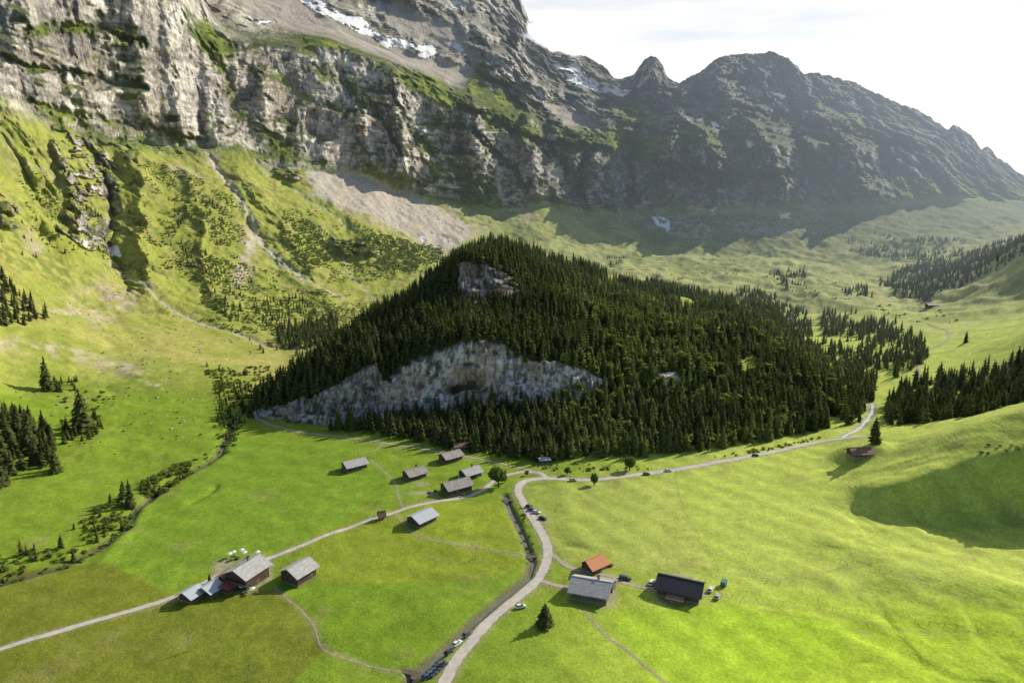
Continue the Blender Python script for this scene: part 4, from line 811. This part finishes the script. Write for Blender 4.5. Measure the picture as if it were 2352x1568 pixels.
p=S(1662,1345); e=empty('trailer',(p.x,p.y,drop(p.x,p.y)),R(60)); boxes([(-1.6,1.6,-1,1,.6,2.4)],[simple('teal_panel',(.08,.2,.2),.5,.1)],'box_body',e)
for sy in(-1.05,1.05): child('wheel',WM,e,(0,sy,.35))
boxes([(1.6,2.7,-.06,.06,.5,.6)],[M_TYRE],'drawbar',e); tag(e,'small dark teal farm trailer in the meadow','trailer')
# ------------------------------------------------------------------ summit cloud
def cloud(loc,scl,dens,seed):
    m,nt=nm('cloud_vapour'); L=nt.links.new
    tc=nd(nt,'ShaderNodeTexCoord'); n=nd(nt,'ShaderNodeTexNoise'); n.inputs['Scale'].default_value=1.6; n.inputs['Detail'].default_value=5
    ad=nd(nt,'ShaderNodeVectorMath',operation='ADD'); ad.inputs[1].default_value=(seed,0,0); L(tc.outputs['Object'],ad.inputs[0]); L(ad.outputs[0],n.inputs['Vector'])
    ln=nd(nt,'ShaderNodeVectorMath',operation='LENGTH'); L(tc.outputs['Object'],ln.inputs[0])
    r=nd(nt,'ShaderNodeMapRange'); r.inputs[1].default_value=.95;r.inputs[2].default_value=.1;r.inputs[3].default_value=-.25;r.inputs[4].default_value=.45; L(ln.outputs['Value'],r.inputs[0])
    s=nd(nt,'ShaderNodeMath',operation='ADD'); L(n.outputs['Fac'],s.inputs[0]); L(r.outputs[0],s.inputs[1])
    q=nd(nt,'ShaderNodeMapRange'); q.inputs[1].default_value=.5;q.inputs[2].default_value=1.0;q.inputs[3].default_value=0;q.inputs[4].default_value=dens; L(s.outputs[0],q.inputs[0])
    v=nd(nt,'ShaderNodeVolumePrincipled'); v.inputs['Color'].default_value=(1,1,1,1); v.inputs['Anisotropy'].default_value=.5; L(q.outputs[0],v.inputs['Density'])
    em=nd(nt,'ShaderNodeMath',operation='MULTIPLY'); em.inputs[1].default_value=.95; L(q.outputs[0],em.inputs[0]); L(em.outputs[0],v.inputs['Emission Strength']); v.inputs['Emission Color'].default_value=(.97,.98,1,1)  # emission added so the vapour glows, standing in for scattered sunlight
    o=nd(nt,'ShaderNodeOutputMaterial'); L(v.outputs[0],o.inputs['Volume'])
    import bmesh
    bm=bmesh.new(); bmesh.ops.create_icosphere(bm,subdivisions=3,radius=1); me=bpy.data.meshes.new('cloud'); bm.to_mesh(me); bm.free(); me.materials.append(m)
    ob=bpy.data.objects.new('cloud',me); ob.location=loc; ob.scale=scl; COL.objects.link(ob); ob['kind']='structure'; ob['label']='thin white cloud drifting off the summit'
def at(px,py,yy):
    xx=(px-1176)/F; v=(784-py)/F; t=yy/(cp+v*sp); return (xx*t,yy,H+(-sp+v*cp)*t)
cloud(at(1285,78,2650),(210,190,115),.05,3.1)
# ------------------------------------------------------------------ light and sky
az=R(54); el=R(30)
sd=Vector((math.sin(az)*math.cos(el),math.cos(az)*math.cos(el),math.sin(el)))
sun=bpy.data.lights.new('sun','SUN'); sun.energy=5; sun.angle=R(.5); sun.color=(1,.92,.76)
so=bpy.data.objects.new('sun',sun); so.rotation_euler=sd.to_track_quat('Z','Y').to_euler(); so.location=(500,400,900); COL.objects.link(so)
w=bpy.data.worlds.new('World'); scene.world=w; w.use_nodes=True; nt=w.node_tree; nt.nodes.clear(); L=nt.links.new
sk=nd(nt,'ShaderNodeTexSky',sky_type='NISHITA'); sk.sun_disc=False; sk.sun_elevation=el; sk.sun_rotation=az; sk.altitude=1400; sk.dust_density=1.5
b1=nd(nt,'ShaderNodeBackground'); b1.inputs[1].default_value=.115; L(sk.outputs[0],b1.inputs[0])
b2=nd(nt,'ShaderNodeBackground'); b2.inputs[0].default_value=(1,.99,.97,1); b2.inputs[1].default_value=1.08
tc=nd(nt,'ShaderNodeTexCoord'); dt=nd(nt,'ShaderNodeVectorMath',operation='DOT_PRODUCT'); L(tc.outputs['Generated'],dt.inputs[0]); dt.inputs[1].default_value=Vector((.26,.88,.38)).normalized()
mr=nd(nt,'ShaderNodeMapRange'); mr.inputs[1].default_value=.66; mr.inputs[2].default_value=.86; L(dt.outputs['Value'],mr.inputs[0])
mp=nd(nt,'ShaderNodeMapping'); mp.inputs['Scale'].default_value=(1.2,1.2,9); L(tc.outputs['Generated'],mp.inputs[0])
ns=nd(nt,'ShaderNodeTexNoise'); ns.inputs['Scale'].default_value=2.5; ns.inputs['Detail'].default_value=7; L(mp.outputs[0],ns.inputs['Vector'])
nr=nd(nt,'ShaderNodeMapRange'); nr.inputs[1].default_value=.36; nr.inputs[2].default_value=.52; nr.inputs[3].default_value=.66; L(ns.outputs['Fac'],nr.inputs[0])
ml=nd(nt,'ShaderNodeMath',operation='MULTIPLY'); L(mr.outputs[0],ml.inputs[0]); L(nr.outputs[0],ml.inputs[1])
mx=nd(nt,'ShaderNodeMixShader'); L(ml.outputs[0],mx.inputs[0]); L(b1.outputs[0],mx.inputs[1]); L(b2.outputs[0],mx.inputs[2])
o=nd(nt,'ShaderNodeOutputWorld'); L(mx.outputs[0],o.inputs[0])
scene.view_settings.view_transform='Standard'; scene.view_settings.look='None'; scene.view_settings.exposure=0
cd=bpy.data.cameras.new('camera'); cd.lens=24; cd.sensor_width=36; cd.clip_end=20000; cd.clip_start=1
co=bpy.data.objects.new('camera',cd); co.location=(0,0,H); co.rotation_euler=(R(79),0,0); COL.objects.link(co); scene.camera=co
